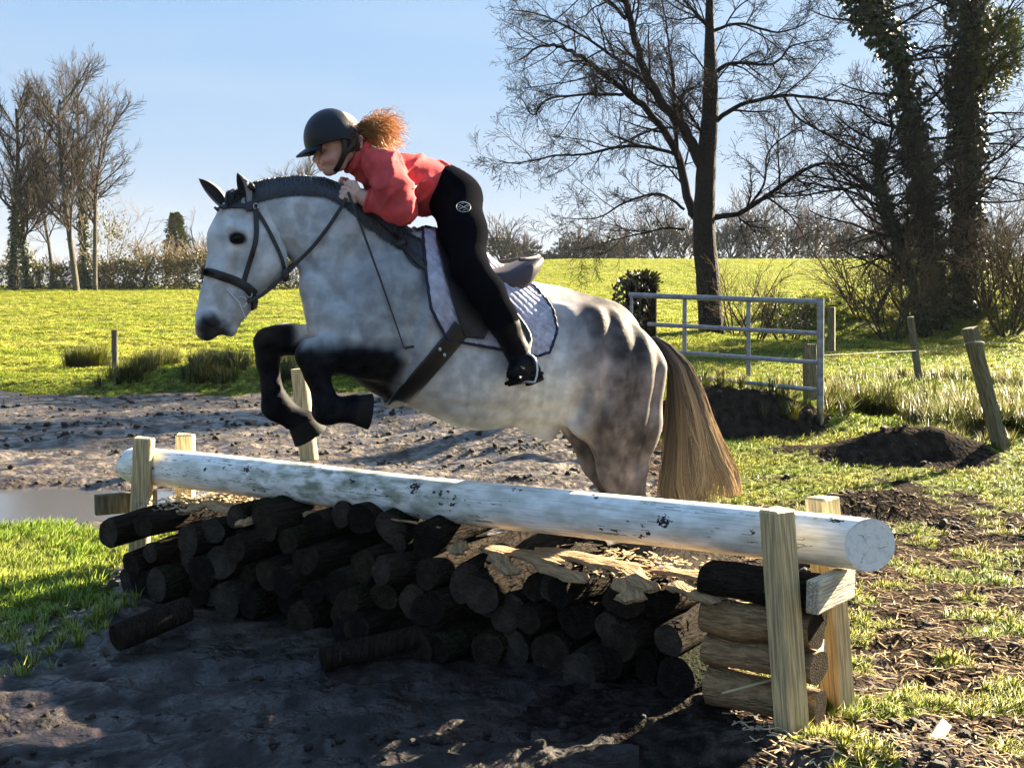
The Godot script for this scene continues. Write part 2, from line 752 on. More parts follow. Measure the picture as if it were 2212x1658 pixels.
	m = tri_map(mat("breeches", Color(0.0035, 0.004, 0.0065), 0.95), null, Vector3(30, 30, 30), 0.05, weave)
	m.metallic_specular = 0.05
	m = mat("boot", Color(0.004, 0.004, 0.006), 0.5)
	m.metallic_specular = 0.2
	m = tri_map(mat("helmet", Color(0.004, 0.005, 0.010), 0.38), null, Vector3(20, 20, 20), 0.02, weave)
	m = mat("skin", g3(1), 0.5)
	m.vertex_color_use_as_albedo = true
	m.subsurf_scatter_enabled = true
	m.subsurf_scatter_strength = 0.08
	mat("emblem", Color(0.38, 0.46, 0.50), 0.5)
	mat("eye_white", Color(0.24, 0.20, 0.18), 0.3)
	for q: String in ["log_bark", "log_bark_pale", "log_bark_moss", "log_end", "log_end_grey", "log_end_black"]:
		M[q].metallic_specular = 0.12
	mat("eye_dark", Color(0.02, 0.013, 0.01), 0.1)


# ==================================================================== the land
func rise(a: float, b: float, d: float) -> float:
	return clampf((d - a) / (b - a), 0.0, 1.0)


func ground_height(x: float, z: float) -> float:
	var d := -z
	var h := 0.0
	if d > 7.0:
		var a := x / maxf(d, 3.0)
		var l := 2.05 * ss(17.0, 66.0, d) + 0.012 * maxf(d - 60.0, 0.0)
		var r := 0.2 * ss(7.5, 11.5, d) + 0.35 * rise(11.0, 26.0, d) + 4.9 * ss(14.0, 122.0, d) * 1.0 - 0.03 * maxf(d - 118.0, 0.0)
		r = maxf(r, 0.0) if d < 200.0 else 1.0
		var s := ss(-0.20, 0.06, a)
		h = lerpf(l, r, s)
		# the bank with rough grass on the far side of the yard
		h += 0.30 * ss(18.3, 19.0, d) * (1.0 - ss(19.6, 23.5, d)) * ss(-7.0, -6.2, x) * (1.0 - ss(-0.5, 1.5, x))
		h += 0.10 * ss(18.5, 18.9, d) * (1.0 - ss(19.2, 23.0, d)) * (1.0 - ss(-7.0, -6.2, x))
		# banks, mounds and a ditch by the gate
		h += 0.22 * exp(-pow((x - 3.75) / 0.6, 2.0) - pow((d - 9.95) / 0.24, 2.0))
		h += 0.08 * exp(-pow((x - 3.2) / 0.7, 2.0) - pow((d - 10.0) / 0.24, 2.0))
		h += 0.36 * exp(-pow((x - 2.55) / 0.8, 2.0) - pow((d - 11.75) / 0.26, 2.0))
		h += 0.22 * exp(-pow((x - 1.9) / 0.5, 2.0) - pow((d - 11.9) / 0.26, 2.0))
		h += 0.22 * exp(-pow((x - 5.0) / 1.6, 2.0) - pow((d - 14.0) / 0.8, 2.0))
		h -= 0.10 * exp(-pow((x - 2.4) / 1.4, 2.0) - pow((d - 11.0) / 0.5, 2.0))
		h += 0.9 * ss(24.0, 27.0, d) * (1.0 - ss(28.0, 34.0, d)) * ss(5.5, 8.0, x)
	h += 0.17 * exp(-pow((x - 2.65) / 0.5, 2.0) - pow((d - 8.0) / 0.22, 2.0))
	h += 0.10 * exp(-pow((x - 1.75) / 0.35, 2.0) - pow((d - 6.3) / 0.18, 2.0))
	h += 0.10 * exp(-pow((x - 1.25) / 0.35, 2.0) - pow((d - 3.55) / 0.14, 2.0))
	h += 0.07 * exp(-pow((x - 0.75) / 0.3, 2.0) - pow((d - 3.72) / 0.10, 2.0))
	h -= 0.11 * exp(-pow((x + 1.6) / 0.7, 2.0) - pow((d - 12.6) / 0.35, 2.0))
	h -= 0.11 * exp(-pow((x + 4.6) / 1.2, 2.0) - pow((d - 11.6) / 0.3, 2.0))
	h -= 0.14 * exp(-pow((x + 3.6) / 1.9, 4.0) - pow((d - 8.5) / 0.75, 4.0))
	h -= 0.13 * exp(-pow((x + 0.72) / 0.8, 2.0) - pow((d - 10.7) / 0.6, 2.0))
	if d < 60.0 and absf(x) < 40.0:
		var near := 1.0 - ss(18.0, 50.0, d)
		var wet := mudness(x, z)
		h += n1.get_noise_2d(x * 0.55, z * 0.55) * (0.035 + 0.09 * ss(19.0, 26.0, d)) * (1.0 - ss(40.0, 60.0, d))
		if d < 22.0:
			h += n1.get_noise_2d(x * 1.5 + 40.0, z * 4.2) * (0.020 + 0.022 * wet) * near
			h += n1.get_noise_2d(x * 9.0, z * 11.0 + 7.0) * (0.008 + 0.003 * wet) * near
	return h


func mudness(x: float, z: float) -> float:
	var d := -z
	var w := n2.get_noise_2d(x * 0.8, z * 0.8)
	var fore := 1.0 - ss(4.7, 5.3, d + w * 0.25 + ss(-2.0, -2.7, x) * 0.25)
	var yard := ss(4.6, 5.0, d) * (1.0 - ss(17.4, 18.3, d + w * 0.6)) * (1.0 - ss(0.9, 1.9, x - (d - 7.0) * 0.04 + w * 0.5))
	var patch := (1.0 - ss(-2.35, -1.95, x + w * 0.2)) * ss(5.1, 5.5, d + w * 0.3) * (1.0 - ss(7.2, 7.7, d + w * 0.4))
	var right := ss(0.6, 1.2, x) * (1.0 - ss(8.0, 9.4, d + w * 0.8)) * ss(-0.28, 0.12, n2.get_noise_2d(x * 1.9 + 30.0, z * 2.4) + 0.22 - d * 0.012)
	if x > 0.9 and d < 6.0:
		fore = 0.0
	for m: Vector3 in [Vector3(3.75, 9.72, 0.5), Vector3(3.2, 9.8, 0.45), Vector3(2.55, 11.5, 0.7), Vector3(1.9, 11.7, 0.45), Vector3(2.65, 7.85, 0.5), Vector3(1.75, 6.2, 0.4), Vector3(2.9, 10.2, 0.5)]:
		right = maxf(right, 1.6 * exp(-pow((x - m.x) / m.z, 2.0) - pow((d - m.y) / 0.28, 2.0)))
	return clampf(maxf(maxf(fore, yard * (1.0 - patch)), right), 0.0, 1.0)


func land_colour(x: float, z: float) -> Color:
	var d := -z
	var w := n1.get_noise_2d(x * 0.35, z * 0.35)
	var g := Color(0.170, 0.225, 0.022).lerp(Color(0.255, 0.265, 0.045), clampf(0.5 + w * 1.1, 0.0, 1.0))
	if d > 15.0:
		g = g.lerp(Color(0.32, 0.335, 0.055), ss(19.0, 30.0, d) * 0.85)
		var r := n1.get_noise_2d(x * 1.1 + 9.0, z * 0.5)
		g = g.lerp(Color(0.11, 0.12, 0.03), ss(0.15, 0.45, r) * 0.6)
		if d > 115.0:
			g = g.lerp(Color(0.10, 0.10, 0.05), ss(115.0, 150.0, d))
	return g


func mud_colour(x: float, z: float) -> Color:
	var w := n1.get_noise_2d(x * 0.9, z * 2.4)
	var s := n1.get_noise_2d(x * 0.4 + 20.0, z * 3.0)
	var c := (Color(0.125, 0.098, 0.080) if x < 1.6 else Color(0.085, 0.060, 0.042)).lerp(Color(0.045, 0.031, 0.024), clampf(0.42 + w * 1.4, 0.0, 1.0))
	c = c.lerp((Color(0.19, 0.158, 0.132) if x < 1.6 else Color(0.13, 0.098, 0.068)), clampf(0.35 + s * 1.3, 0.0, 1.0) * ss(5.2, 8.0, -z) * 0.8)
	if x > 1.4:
		c = c.lerp(Color(0.040, 0.030, 0.024), ss(6.0, 8.0, -z) * 0.9)  # dark soil that also carries painted shade on the near faces of the mounds
	c = c.lerp(Color(0.032, 0.027, 0.024), (1.0 - ss(4.6, 5.6, -z)) * (1.0 - ss(0.4, 1.2, x)))  # shade in front of the jump deepened in the earth colour
	return c


func terrain() -> void:
	var angles := PackedFloat32Array()
	var a := -PI
	while a < PI - 0.001:
		angles.append(a)
		a += deg_to_rad(0.22) if absf(a) < deg_to_rad(38.0) else (deg_to_rad(1.5) if absf(a) < deg_to_rad(60.0) else deg_to_rad(6.0))
	var rings := PackedFloat32Array([0.02])
	var r := 0.6
	while r < 900.0:
		rings.append(r)
		r *= 1.05 if r < 2.4 else (1.0115 if r < 24.0 else 1.035)
	var na := angles.size()
	var nr := rings.size()
	var pos := PackedVector3Array()
	var wet := PackedFloat32Array()
	for j in nr:
		for k in na:
			var x := rings[j] * sin(angles[k])
			var z := -rings[j] * cos(angles[k])
			pos.append(Vector3(x, ground_height(x, z), z))
			wet.append(mudness(x, z) if rings[j] < 30.0 else 0.0)
	var grass := MB.new()
	var mud := MB.new()
	var soil := MB.new()
	var gi := PackedInt32Array()
	var mi := PackedInt32Array()
	gi.resize(pos.size())
	mi.resize(pos.size())
	gi.fill(-1)
	mi.fill(-1)
	var si := mi.duplicate()
	for j in nr - 1:
		for k in na:
			var k1 := (k + 1) % na
			var q := PackedInt32Array([j * na + k, (j + 1) * na + k, (j + 1) * na + k1, j * na + k1])
			var is_mud := wet[q[0]] + wet[q[1]] + wet[q[2]] + wet[q[3]] > 2.0
			var wx := pos[q[0]].x + 0.7 * n1.get_noise_2d(pos[q[0]].x * 1.3, pos[q[0]].z * 1.3 + 70.0)
			var dry := is_mud and (wx > 1.0 or wx > 0.2 and pos[q[0]].z > -5.0)
			var mb := soil if dry else (mud if is_mud else grass)
			var ids := si if dry else (mi if is_mud else gi)
			for e in 4:
				var p := q[e]
				if ids[p] < 0:
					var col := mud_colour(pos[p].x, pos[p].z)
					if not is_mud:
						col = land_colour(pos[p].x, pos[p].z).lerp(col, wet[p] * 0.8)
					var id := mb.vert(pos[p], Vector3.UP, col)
					if dry:
						si[p] = id
					elif is_mud:
						mi[p] = id
					else:
						gi[p] = id
			ids = si if dry else (mi if is_mud else gi)
			mb.quad(ids[q[0]], ids[q[3]], ids[q[2]], ids[q[1]])
	for mb: MB in [grass, mud, soil]:
		mb.smooth_normals()
		if mb.n[mb.n.size() / 2].y < 0.0:
			for k in mb.n.size():
				mb.n[k] = -mb.n[k]
			for k in range(0, mb.i.size(), 3):
				var s := mb.i[k + 1]
				mb.i[k + 1] = mb.i[k + 2]
				mb.i[k + 2] = s
	tag(put("ground", grass.mesh(), M.turf), "grassy ground rising to the fields beyond the yard", "", "", "structure")
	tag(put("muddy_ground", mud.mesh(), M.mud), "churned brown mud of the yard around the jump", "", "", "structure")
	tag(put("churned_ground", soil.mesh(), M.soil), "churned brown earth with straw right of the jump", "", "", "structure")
	for p: Array in [[-3.6, -8.5, 2.2, 0.85, "shallow puddle in the mud left of the jump"], [-0.72, -10.7, 0.95, 0.7, "long puddle in the mud behind the white pole"], [-1.6, -12.6, 0.8, 0.35, "small puddle in the yard below the horse's forelegs"], [-4.6, -11.6, 1.3, 0.3, "thin puddle in the ruts at the far left of the yard"]]:
		var mb := MB.new()
		var lv := -0.055
		var o := mb.vert(Vector3(p[0], lv, p[1]), Vector3.UP)
		for k in 40:
			var b := TAU * k / 40.0
			var rr := 1.0 + 0.25 * n2.get_noise_2d(cos(b) * 2.0 + p[0], sin(b) * 2.0)
			mb.vert(Vector3(p[0] + cos(b) * p[2] * rr, lv, p[1] - sin(b) * p[3] * rr), Vector3.UP)
		for k in 40:
			mb.tri(o, o + 1 + k, o + 1 + (k + 1) % 40)
		tag(put("puddle", mb.mesh(), M.water), p[4], "", "", "structure")


func tuft(blades: int, h: float, spread: float, wid: float) -> ArrayMesh:
	var mb := MB.new()
	for k in blades:
		var a := TAU * k / blades + rf(-0.4, 0.4)
		var out := Vector3(cos(a), 0, sin(a))
		var base := out * rf(0.0, spread * 0.4)
		var hh := h * rf(0.55, 1.0)
		var side := Vector3(-out.z, 0, out.x).rotated(Vector3.UP, rf(-0.7, 0.7)) * wid
		var lean := out * spread * rf(0.3, 1.1)
		var p1 := base + lean * 0.3 + Vector3.UP * hh * 0.6
		var p2 := base + lean + Vector3.UP * hh
		var nn := (out * 0.4 + Vector3.UP).normalized()
		var tone := rf(0.75, 1.15)
		var c0 := Color(tone * 0.9, tone * 0.9, tone * 0.9)
		var c1 := Color(tone * 1.15, tone * 1.05, tone)
		var q := mb.vert(base - side, nn, c0)
		mb.vert(base + side, nn, c0)
		mb.vert(p1 + side * 0.8, nn, c1)
		mb.vert(p1 - side * 0.8, nn, c1)
		mb.vert(p2, nn, c1)
		mb.quad(q, q + 1, q + 2, q + 3)
		mb.tri(q + 3, q + 2, q + 4)
	return mb.mesh()


func clod_mesh(sd: int) -> ArrayMesh:
	var mb := MB.new()
	mb.ball(Vector3.ZERO, Vector3.ONE, 6, 9)
	for k in mb.v.size():
		var p := mb.v[k]
		var s := 1.0 + 0.38 * n1.get_noise_3d(p.x * 1.1 + sd * 9.0, p.y * 1.3, p.z * 1.3)
		mb.v[k] = p * s * Vector3(1.0, 0.6, 0.8)
	mb.smooth_normals()
	return mb.mesh()


func stand(x: float, z: float, s: Vector3, tilt := 0.15) -> Transform3D:
	var b := Basis(Vector3.UP, rf(0, TAU)) * Basis(Vector3.RIGHT, rf(-tilt, tilt))
	return Transform3D(b.scaled_local(s), Vector3(x, ground_height(x, z) - 0.01, z))


func fields_and_grass() -> void:
	var near := tuft(16, 0.085, 0.05, 0.0022)
	var mid := tuft(14, 0.075, 0.07, 0.004)
	var far := tuft(12, 0.10, 0.13, 0.008)
	var tall := tuft(30, 0.5, 0.26, 0.006)
	var ts: Array[Transform3D] = []
	var cs := PackedColorArray()
	# turf round the jump and to the right of it
	for k in 52000:
		var d := 3.0 + 9.0 * pow(rng.randf(), 1.2)
		var x := d * rf(-0.55, 0.62)
		var m := mudness(x, -d)
		if m > rf(0.25, 0.7) or (x < 1.0 and x > -2.2 and d < 9.0):
			if not (x < -1.9 and d > 4.3 and d < 5.6 and rng.randf() < 0.45 * ss(4.3, 5.4, d)):
				continue
		ts.append(stand(x, -d, Vector3.ONE * rf(0.5, 1.15) * Vector3(1, rf(0.7, 1.2), 1) * (0.72 if x > 0.5 else 1.0)))
		var y := clampf(0.45 + n2.get_noise_2d(x * 1.1, d * 1.1) * 0.8 + rf(-0.25, 0.25), 0.0, 1.0)
		var col := Color(0.15, 0.215, 0.018).lerp(Color(0.30, 0.29, 0.05), y)
		cs.append(col if x > 0.0 else Color(0.19, 0.29, 0.03).lerp(Color(0.34, 0.38, 0.08), y))
	scatter("short_grass", near, M.blade, ts, cs)
	ts = []
	cs = PackedColorArray()
	for k in 30000:
		var d := 11.0 + 15.0 * rng.randf()
		var x := d * rf(-0.6, 0.6)
		if mudness(x, -d) > 0.35:
			continue
		ts.append(stand(x, -d, Vector3.ONE * rf(0.6, 1.3)))
		var y := clampf(0.4 + n2.get_noise_2d(x * 0.6, d * 0.6) * 0.8 + rf(-0.25, 0.25), 0.0, 1.0)
		cs.append(Color(0.17, 0.235, 0.018).lerp(Color(0.31, 0.31, 0.045), y))
	scatter("meadow_grass", mid, M.blade, ts, cs)
	ts = []
	cs = PackedColorArray()
	for k in 120000:
		var d := 22.0 * pow(5.2, rng.randf())
		var x := d * rf(-0.58, 0.58)
		ts.append(stand(x, -d, Vector3.ONE * rf(0.5, 1.2) * (1.0 + d * 0.008) * Vector3(1, 0.75, 1)))
		var y := clampf(0.5 + n2.get_noise_2d(x * 0.3, d * 0.3) * 0.6 + rf(-0.3, 0.3), 0.0, 1.0)
		cs.append(Color(0.22, 0.275, 0.028).lerp(Color(0.36, 0.355, 0.075), y))
	scatter("field_grass", far, M.blade, ts, cs)
	# rough tall grass on the banks and along the wire
	ts = []
	cs = PackedColorArray()
	for k in 900:
		var p := Vector3(rf(-7.0, -0.5), 0, -rf(18.6, 20.2))
		if n2.get_noise_2d(p.x * 0.9, 3.0) < -0.25:
			continue
		ts.append(stand(p.x, p.z, Vector3.ONE * rf(0.4, 0.9)))
		cs.append(Color(0.06, 0.085, 0.018).lerp(Color(0.13, 0.115, 0.04), rng.randf()))
	for spot: Array in [[4.9, -11.4, 0.75, 170, 0.7], [3.95, -12.6, 0.4, 110, 0.8], [2.7, -12.0, 0.9, 90, 0.5], [4.2, -10.4, 0.5, 40, 0.4], [-8.8, -23.0, 0.35, 70, 1.1], [-7.4, -23.5, 0.3, 40, 0.8], [6.2, -15.0, 1.6, 140, 0.6], [3.0, -14.5, 1.5, 60, 0.5], [5.2, -12.6, 0.7, 70, 0.7]]:
		for k in int(spot[3]):
			var p := Vector3(spot[0], 0, spot[1]) + Vector3(rf(-1, 1), 0, rf(-1, 1) * 0.6) * float(spot[2])
			ts.append(stand(p.x, p.z, Vector3.ONE * float(spot[4]) * rf(0.6, 1.2)))
			cs.append(Color(0.07, 0.095, 0.02).lerp(Color(0.17, 0.145, 0.055), rng.randf()))
	scatter("rough_grass", tall, M.blade, ts, cs)
	# clods of mud
	ts = []
	cs = PackedColorArray()
	for k in 34000:
		var d := 3.1 * pow(5.8, rng.randf())
		var x := d * rf(-0.56, 0.6)
		if mudness(x, -d) < 0.45 or d > 18.2:
			continue
		if (x > 0.7 and d < 7.0 and k % 3 != 0) or (x < 0.8 and d < 5.3 and k % 7 != 0):
			continue
		if n1.get_noise_2d(x * 0.6 + 5.0, d * 1.9) < rf(-0.05, 0.35):
			continue
		var b := Basis.from_euler(Vector3(rf(-0.5, 0.5), rf(0, TAU), rf(-0.5, 0.5))).scaled_local(Vector3.ONE * (0.006 + 0.020 * pow(rng.randf(), 2.6)) * rf(0.8, 1.0 + d * 0.10))
		ts.append(Transform3D(b, Vector3(x, ground_height(x, -d) + 0.002, -d)))
		cs.append(Color(0.050, 0.034, 0.026).lerp(Color(0.17, 0.125, 0.095), rng.randf() * rng.randf()))
	scatter("mud_clods", clod_mesh(1), M.clod, ts, cs)


# ==================================================================== trees
func grow(mb: MB, tips: PackedVector3Array, p: Vector3, dir: Vector3, l: float, r: float, lev: int, pr: Dictionary) -> void:
	var n := 6 if lev > 1 else (4 if lev == 1 else 3)
	var pts := PackedVector3Array()
	var rad := PackedFloat32Array()
	var d := dir.normalized()
	var q := p
	for j in n + 1:
		pts.append(q)
		rad.append(maxf(r * lerpf(1.0, pr.taper, float(j) / n), pr.thin))
		d = (d + rv() * float(pr.wiggle) + Vector3.UP * float(pr.up)).normalized()
		q += d * l / n
	mb.tube(pts, rad, 5 if lev > 1 else 3, pr.c0, pr.c1 if lev < 2 else pr.c0)
	if lev == 0:
		tips.append(pts[n])
		return
	var kids: int = pr.kids[lev]
	for k in kids:
		var t := lerpf(pr.from, 1.0, (k + rng.randf()) / kids)
		var f := t * n
		var j := mini(int(f), n - 1)
		var o := pts[j].lerp(pts[j + 1], f - j)
		var along := (pts[j + 1] - pts[j]).normalized()
		var perp := along.cross(rv()).normalized()
		var ang: float = deg_to_rad(rf(pr.a0, pr.a1))
		grow(mb, tips, o, along * cos(ang) + perp * sin(ang), l * float(pr.shrink) * rf(0.65, 1.25) * (1.15 - 0.45 * t), lerpf(rad[j], rad[j + 1], f - j) * rf(0.5, 0.7), lev - 1, pr)


func limb(mb: MB, tips: PackedVector3Array, pts: PackedVector3Array, r0: float, r1: float, step: float, l: float, lev: int, pr: Dictionary, bare := 0.12) -> void:
	var line := smooth_line(pts, 5)
	for j in range(1, line.size() - 1):
		line[j] += rv() * r0 * 0.25
	mb.tube(line, ramp(r0, r1, line.size()), 8 if r0 > 0.06 else 6, pr.c0, pr.c0, false, 0.05, r0 * 91.0)
	var total := 0.0
	for j in line.size() - 1:
		total += line[j].distance_to(line[j + 1])
	var gone := 0.0
	var next := total * bare
	for j in line.size() - 1:
		var s := line[j].distance_to(line[j + 1])
		while next < gone + s:
			var o := line[j].lerp(line[j + 1], (next - gone) / s)
			var along := (line[j + 1] - line[j]).normalized()
			var perp := along.cross(rv()).normalized()
			var ang := deg_to_rad(rf(pr.a0, pr.a1))
			var t := next / total
			grow(mb, tips, o, along * cos(ang) + perp * sin(ang), l * rf(0.6, 1.25) * (1.1 - 0.45 * t), minf(lerpf(r0, r1, t) * 0.55, l * 0.022), lev, pr)
			next += step * rf(0.6, 1.4)
		gone += s


func along_print(pts: Array, depth: float, swing: float) -> PackedVector3Array:
	var out := PackedVector3Array()
	for j in pts.size():
		out.append(at(pts[j][0], pts[j][1], depth + swing * float(j) / (pts.size() - 1)))
	return out


# leaves gathered round a line of points
func ivy(pts: PackedVector3Array, r0: float, r1: float, count: int, size: float, dark: Color, pale: Color) -> ArrayMesh:
	var mb := MB.new()
	for k in count:
		var f := rng.randf() * (pts.size() - 1)
		var j := mini(int(f), pts.size() - 2)
		var r := lerpf(r0, r1, f / (pts.size() - 1)) * (0.75 + 0.5 * n2.get_noise_2d(f * 2.1, r0 * 40.0))
		var out := (pts[j + 1] - pts[j]).cross(rv()).normalized()
		var p := pts[j].lerp(pts[j + 1], f - j) + out * r * sqrt(rf(0.25, 1.0))
		mb.leaf(p, (out * 0.3 + rv() + Vector3.DOWN * 0.7).normalized(), (out + rv() * 0.5).normalized(), size * rf(0.6, 1.3), size * rf(0.3, 0.45), dark.lerp(pale, rng.randf()))
	return mb.mesh()


func leafy(c: Vector3, r: Vector3, count: int, size: float, dark: Color, pale: Color, sd: float, up := 0.4) -> ArrayMesh:
	var mb := MB.new()
	for k in count:
		var d := rv().normalized()
		var s := 0.72 + 0.55 * n1.get_noise_3d(d.x * 1.6 + sd, d.y * 1.6, d.z * 1.6 + sd)
		var p := c + d * r * s * pow(rng.randf(), 0.22)
		if n1.get_noise_3d(p.x * 1.7 / r.x + sd, p.y * 1.7 / r.x, p.z * 1.7 / r.x) < -0.30:
			continue
		mb.leaf(p, (d + rv() * 0.8 + Vector3.UP * up).normalized(), rv().normalized(), size * rf(0.6, 1.3), size * rf(0.16, 0.3), dark.lerp(pale, rng.randf()))
	return mb.mesh()


func trees_left() -> void:
	var pr := {"taper": 0.45, "thin": 0.009, "wiggle": 0.17, "up": 0.10, "kids": [0, 9, 10], "from": 0.12, "a0": 22.0, "a1": 48.0, "shrink": 0.52, "c0": Color(0.040, 0.034, 0.027), "c1": Color(0.070, 0.056, 0.046)}
	var pale := Color(0.17, 0.15, 0.11)
	# trunk on the print, top of the crown, spread, and what stands out about each
	var list := [
		[[[26, 622], [30, 520], [31, 442], [38, 330], [34, 235]], 58.0, 0.19, "tall bare tree with ivied trunk at the left edge of the photo", 1, 12],
		[[[62, 610], [57, 572], [44, 520], [52, 440], [92, 330], [118, 250]], 60.0, 0.16, "bare tree leaning right with thick dark ivy low on its trunk", 1, 8],
		[[[112, 610], [109, 560], [98, 490], [84, 440], [70, 380]], 61.0, 0.11, "thin crooked bare tree between the ivied and the pale trunks", 0, 6],
		[[[165, 618], [158, 570], [148, 496], [136, 400], [128, 300], [128, 215]], 57.0, 0.17, "tall bare tree with pale lower trunk in the hedge clump", 0, 12],
		[[[185, 605], [182, 560], [177, 470], [172, 370], [168, 270], [166, 205]], 60.0, 0.15, "slim upright bare tree behind the pale trunked one", 1, 10],
		[[[204, 610], [205, 520], [206, 440], [214, 350], [226, 270]], 58.0, 0.13, "bare tree with wide fan crown at the right of the clump", 0, 9]]
	for e: Array in list:
		var depth: float = e[1]
		var foot := at(e[0][0][0], e[0][0][1], depth)
		foot.y = ground_height(foot.x, foot.z) - 0.1
		var t := thing("bare_tree", e[3], "tree", foot, "bare trees on the left field edge")
		var pts := along_print(e[0], depth, 0.6)
		pts[0] = foot
		for j in pts.size():
			pts[j] -= foot
		var mb := MB.new()
		var tips := PackedVector3Array()
		var line := smooth_line(pts, 5)
		mb.tube(line, ramp(e[2], e[2] * 0.3, line.size()), 8, pale if e[4] == 0 else pr.c0, pr.c0, false, 0.05, depth)
		put("trunk", mb.mesh(), M.tree_bark, t)
		mb = MB.new()
		var n: int = e[5] + 8
		for k in n:
			var f := lerpf(0.34, 1.0, (k + 0.5) / n)
			var o := line[int(f * (line.size() - 1))]
			var a := rf(0, TAU)
			var lean: float = 0.85 if e[0][0][0] < 190 else (1.25 if cos(a) > -0.3 else 0.5)
			var dir := Vector3(cos(a) * lean * 1.15, rf(0.6, 1.2), sin(a) * 0.8)
			grow(mb, tips, o, dir, rf(2.1, 3.4) * (1.2 - f * 0.45), e[2] * lerpf(0.5, 0.24, f), 2, pr)
		put("crown", mb.mesh(), M.twig, t)
		if e[4] == 1:
			put("ivy", ivy(line.slice(0, int(line.size() * 0.7)), 0.42, 0.20, 1500, 0.16, Color(0.025, 0.035, 0.012), Color(0.07, 0.085, 0.02)), M.ivy, t)
	# a bare tree far behind the rider
	var f2 := at(652, 618, 72.0)
	f2.y = ground_height(f2.x, f2.z)
	var t2 := thing("bare_tree", "bare twiggy tree top just left of the rider's helmet", "tree", f2)
	var mb2 := MB.new()
	mb2.tube(smooth_line(PackedVector3Array([Vector3.ZERO, Vector3(0.1, 3.0, 0), Vector3(-0.1, 6.0, 0)])), ramp(0.2, 0.1, 11), 7, pr.c0, pr.c0)
	put("trunk", mb2.mesh(), M.tree_bark, t2)
	mb2 = MB.new()
	var tip2 := PackedVector3Array()
	for k in 9:
		var a := TAU * k / 9.0
		grow(mb2, tip2, Vector3(0, 3.6 + k * 0.25, 0), Vector3(cos(a), 1.2, sin(a)), 2.7, 0.07, 2, pr)
	put("crown", mb2.mesh(), M.twig, t2)


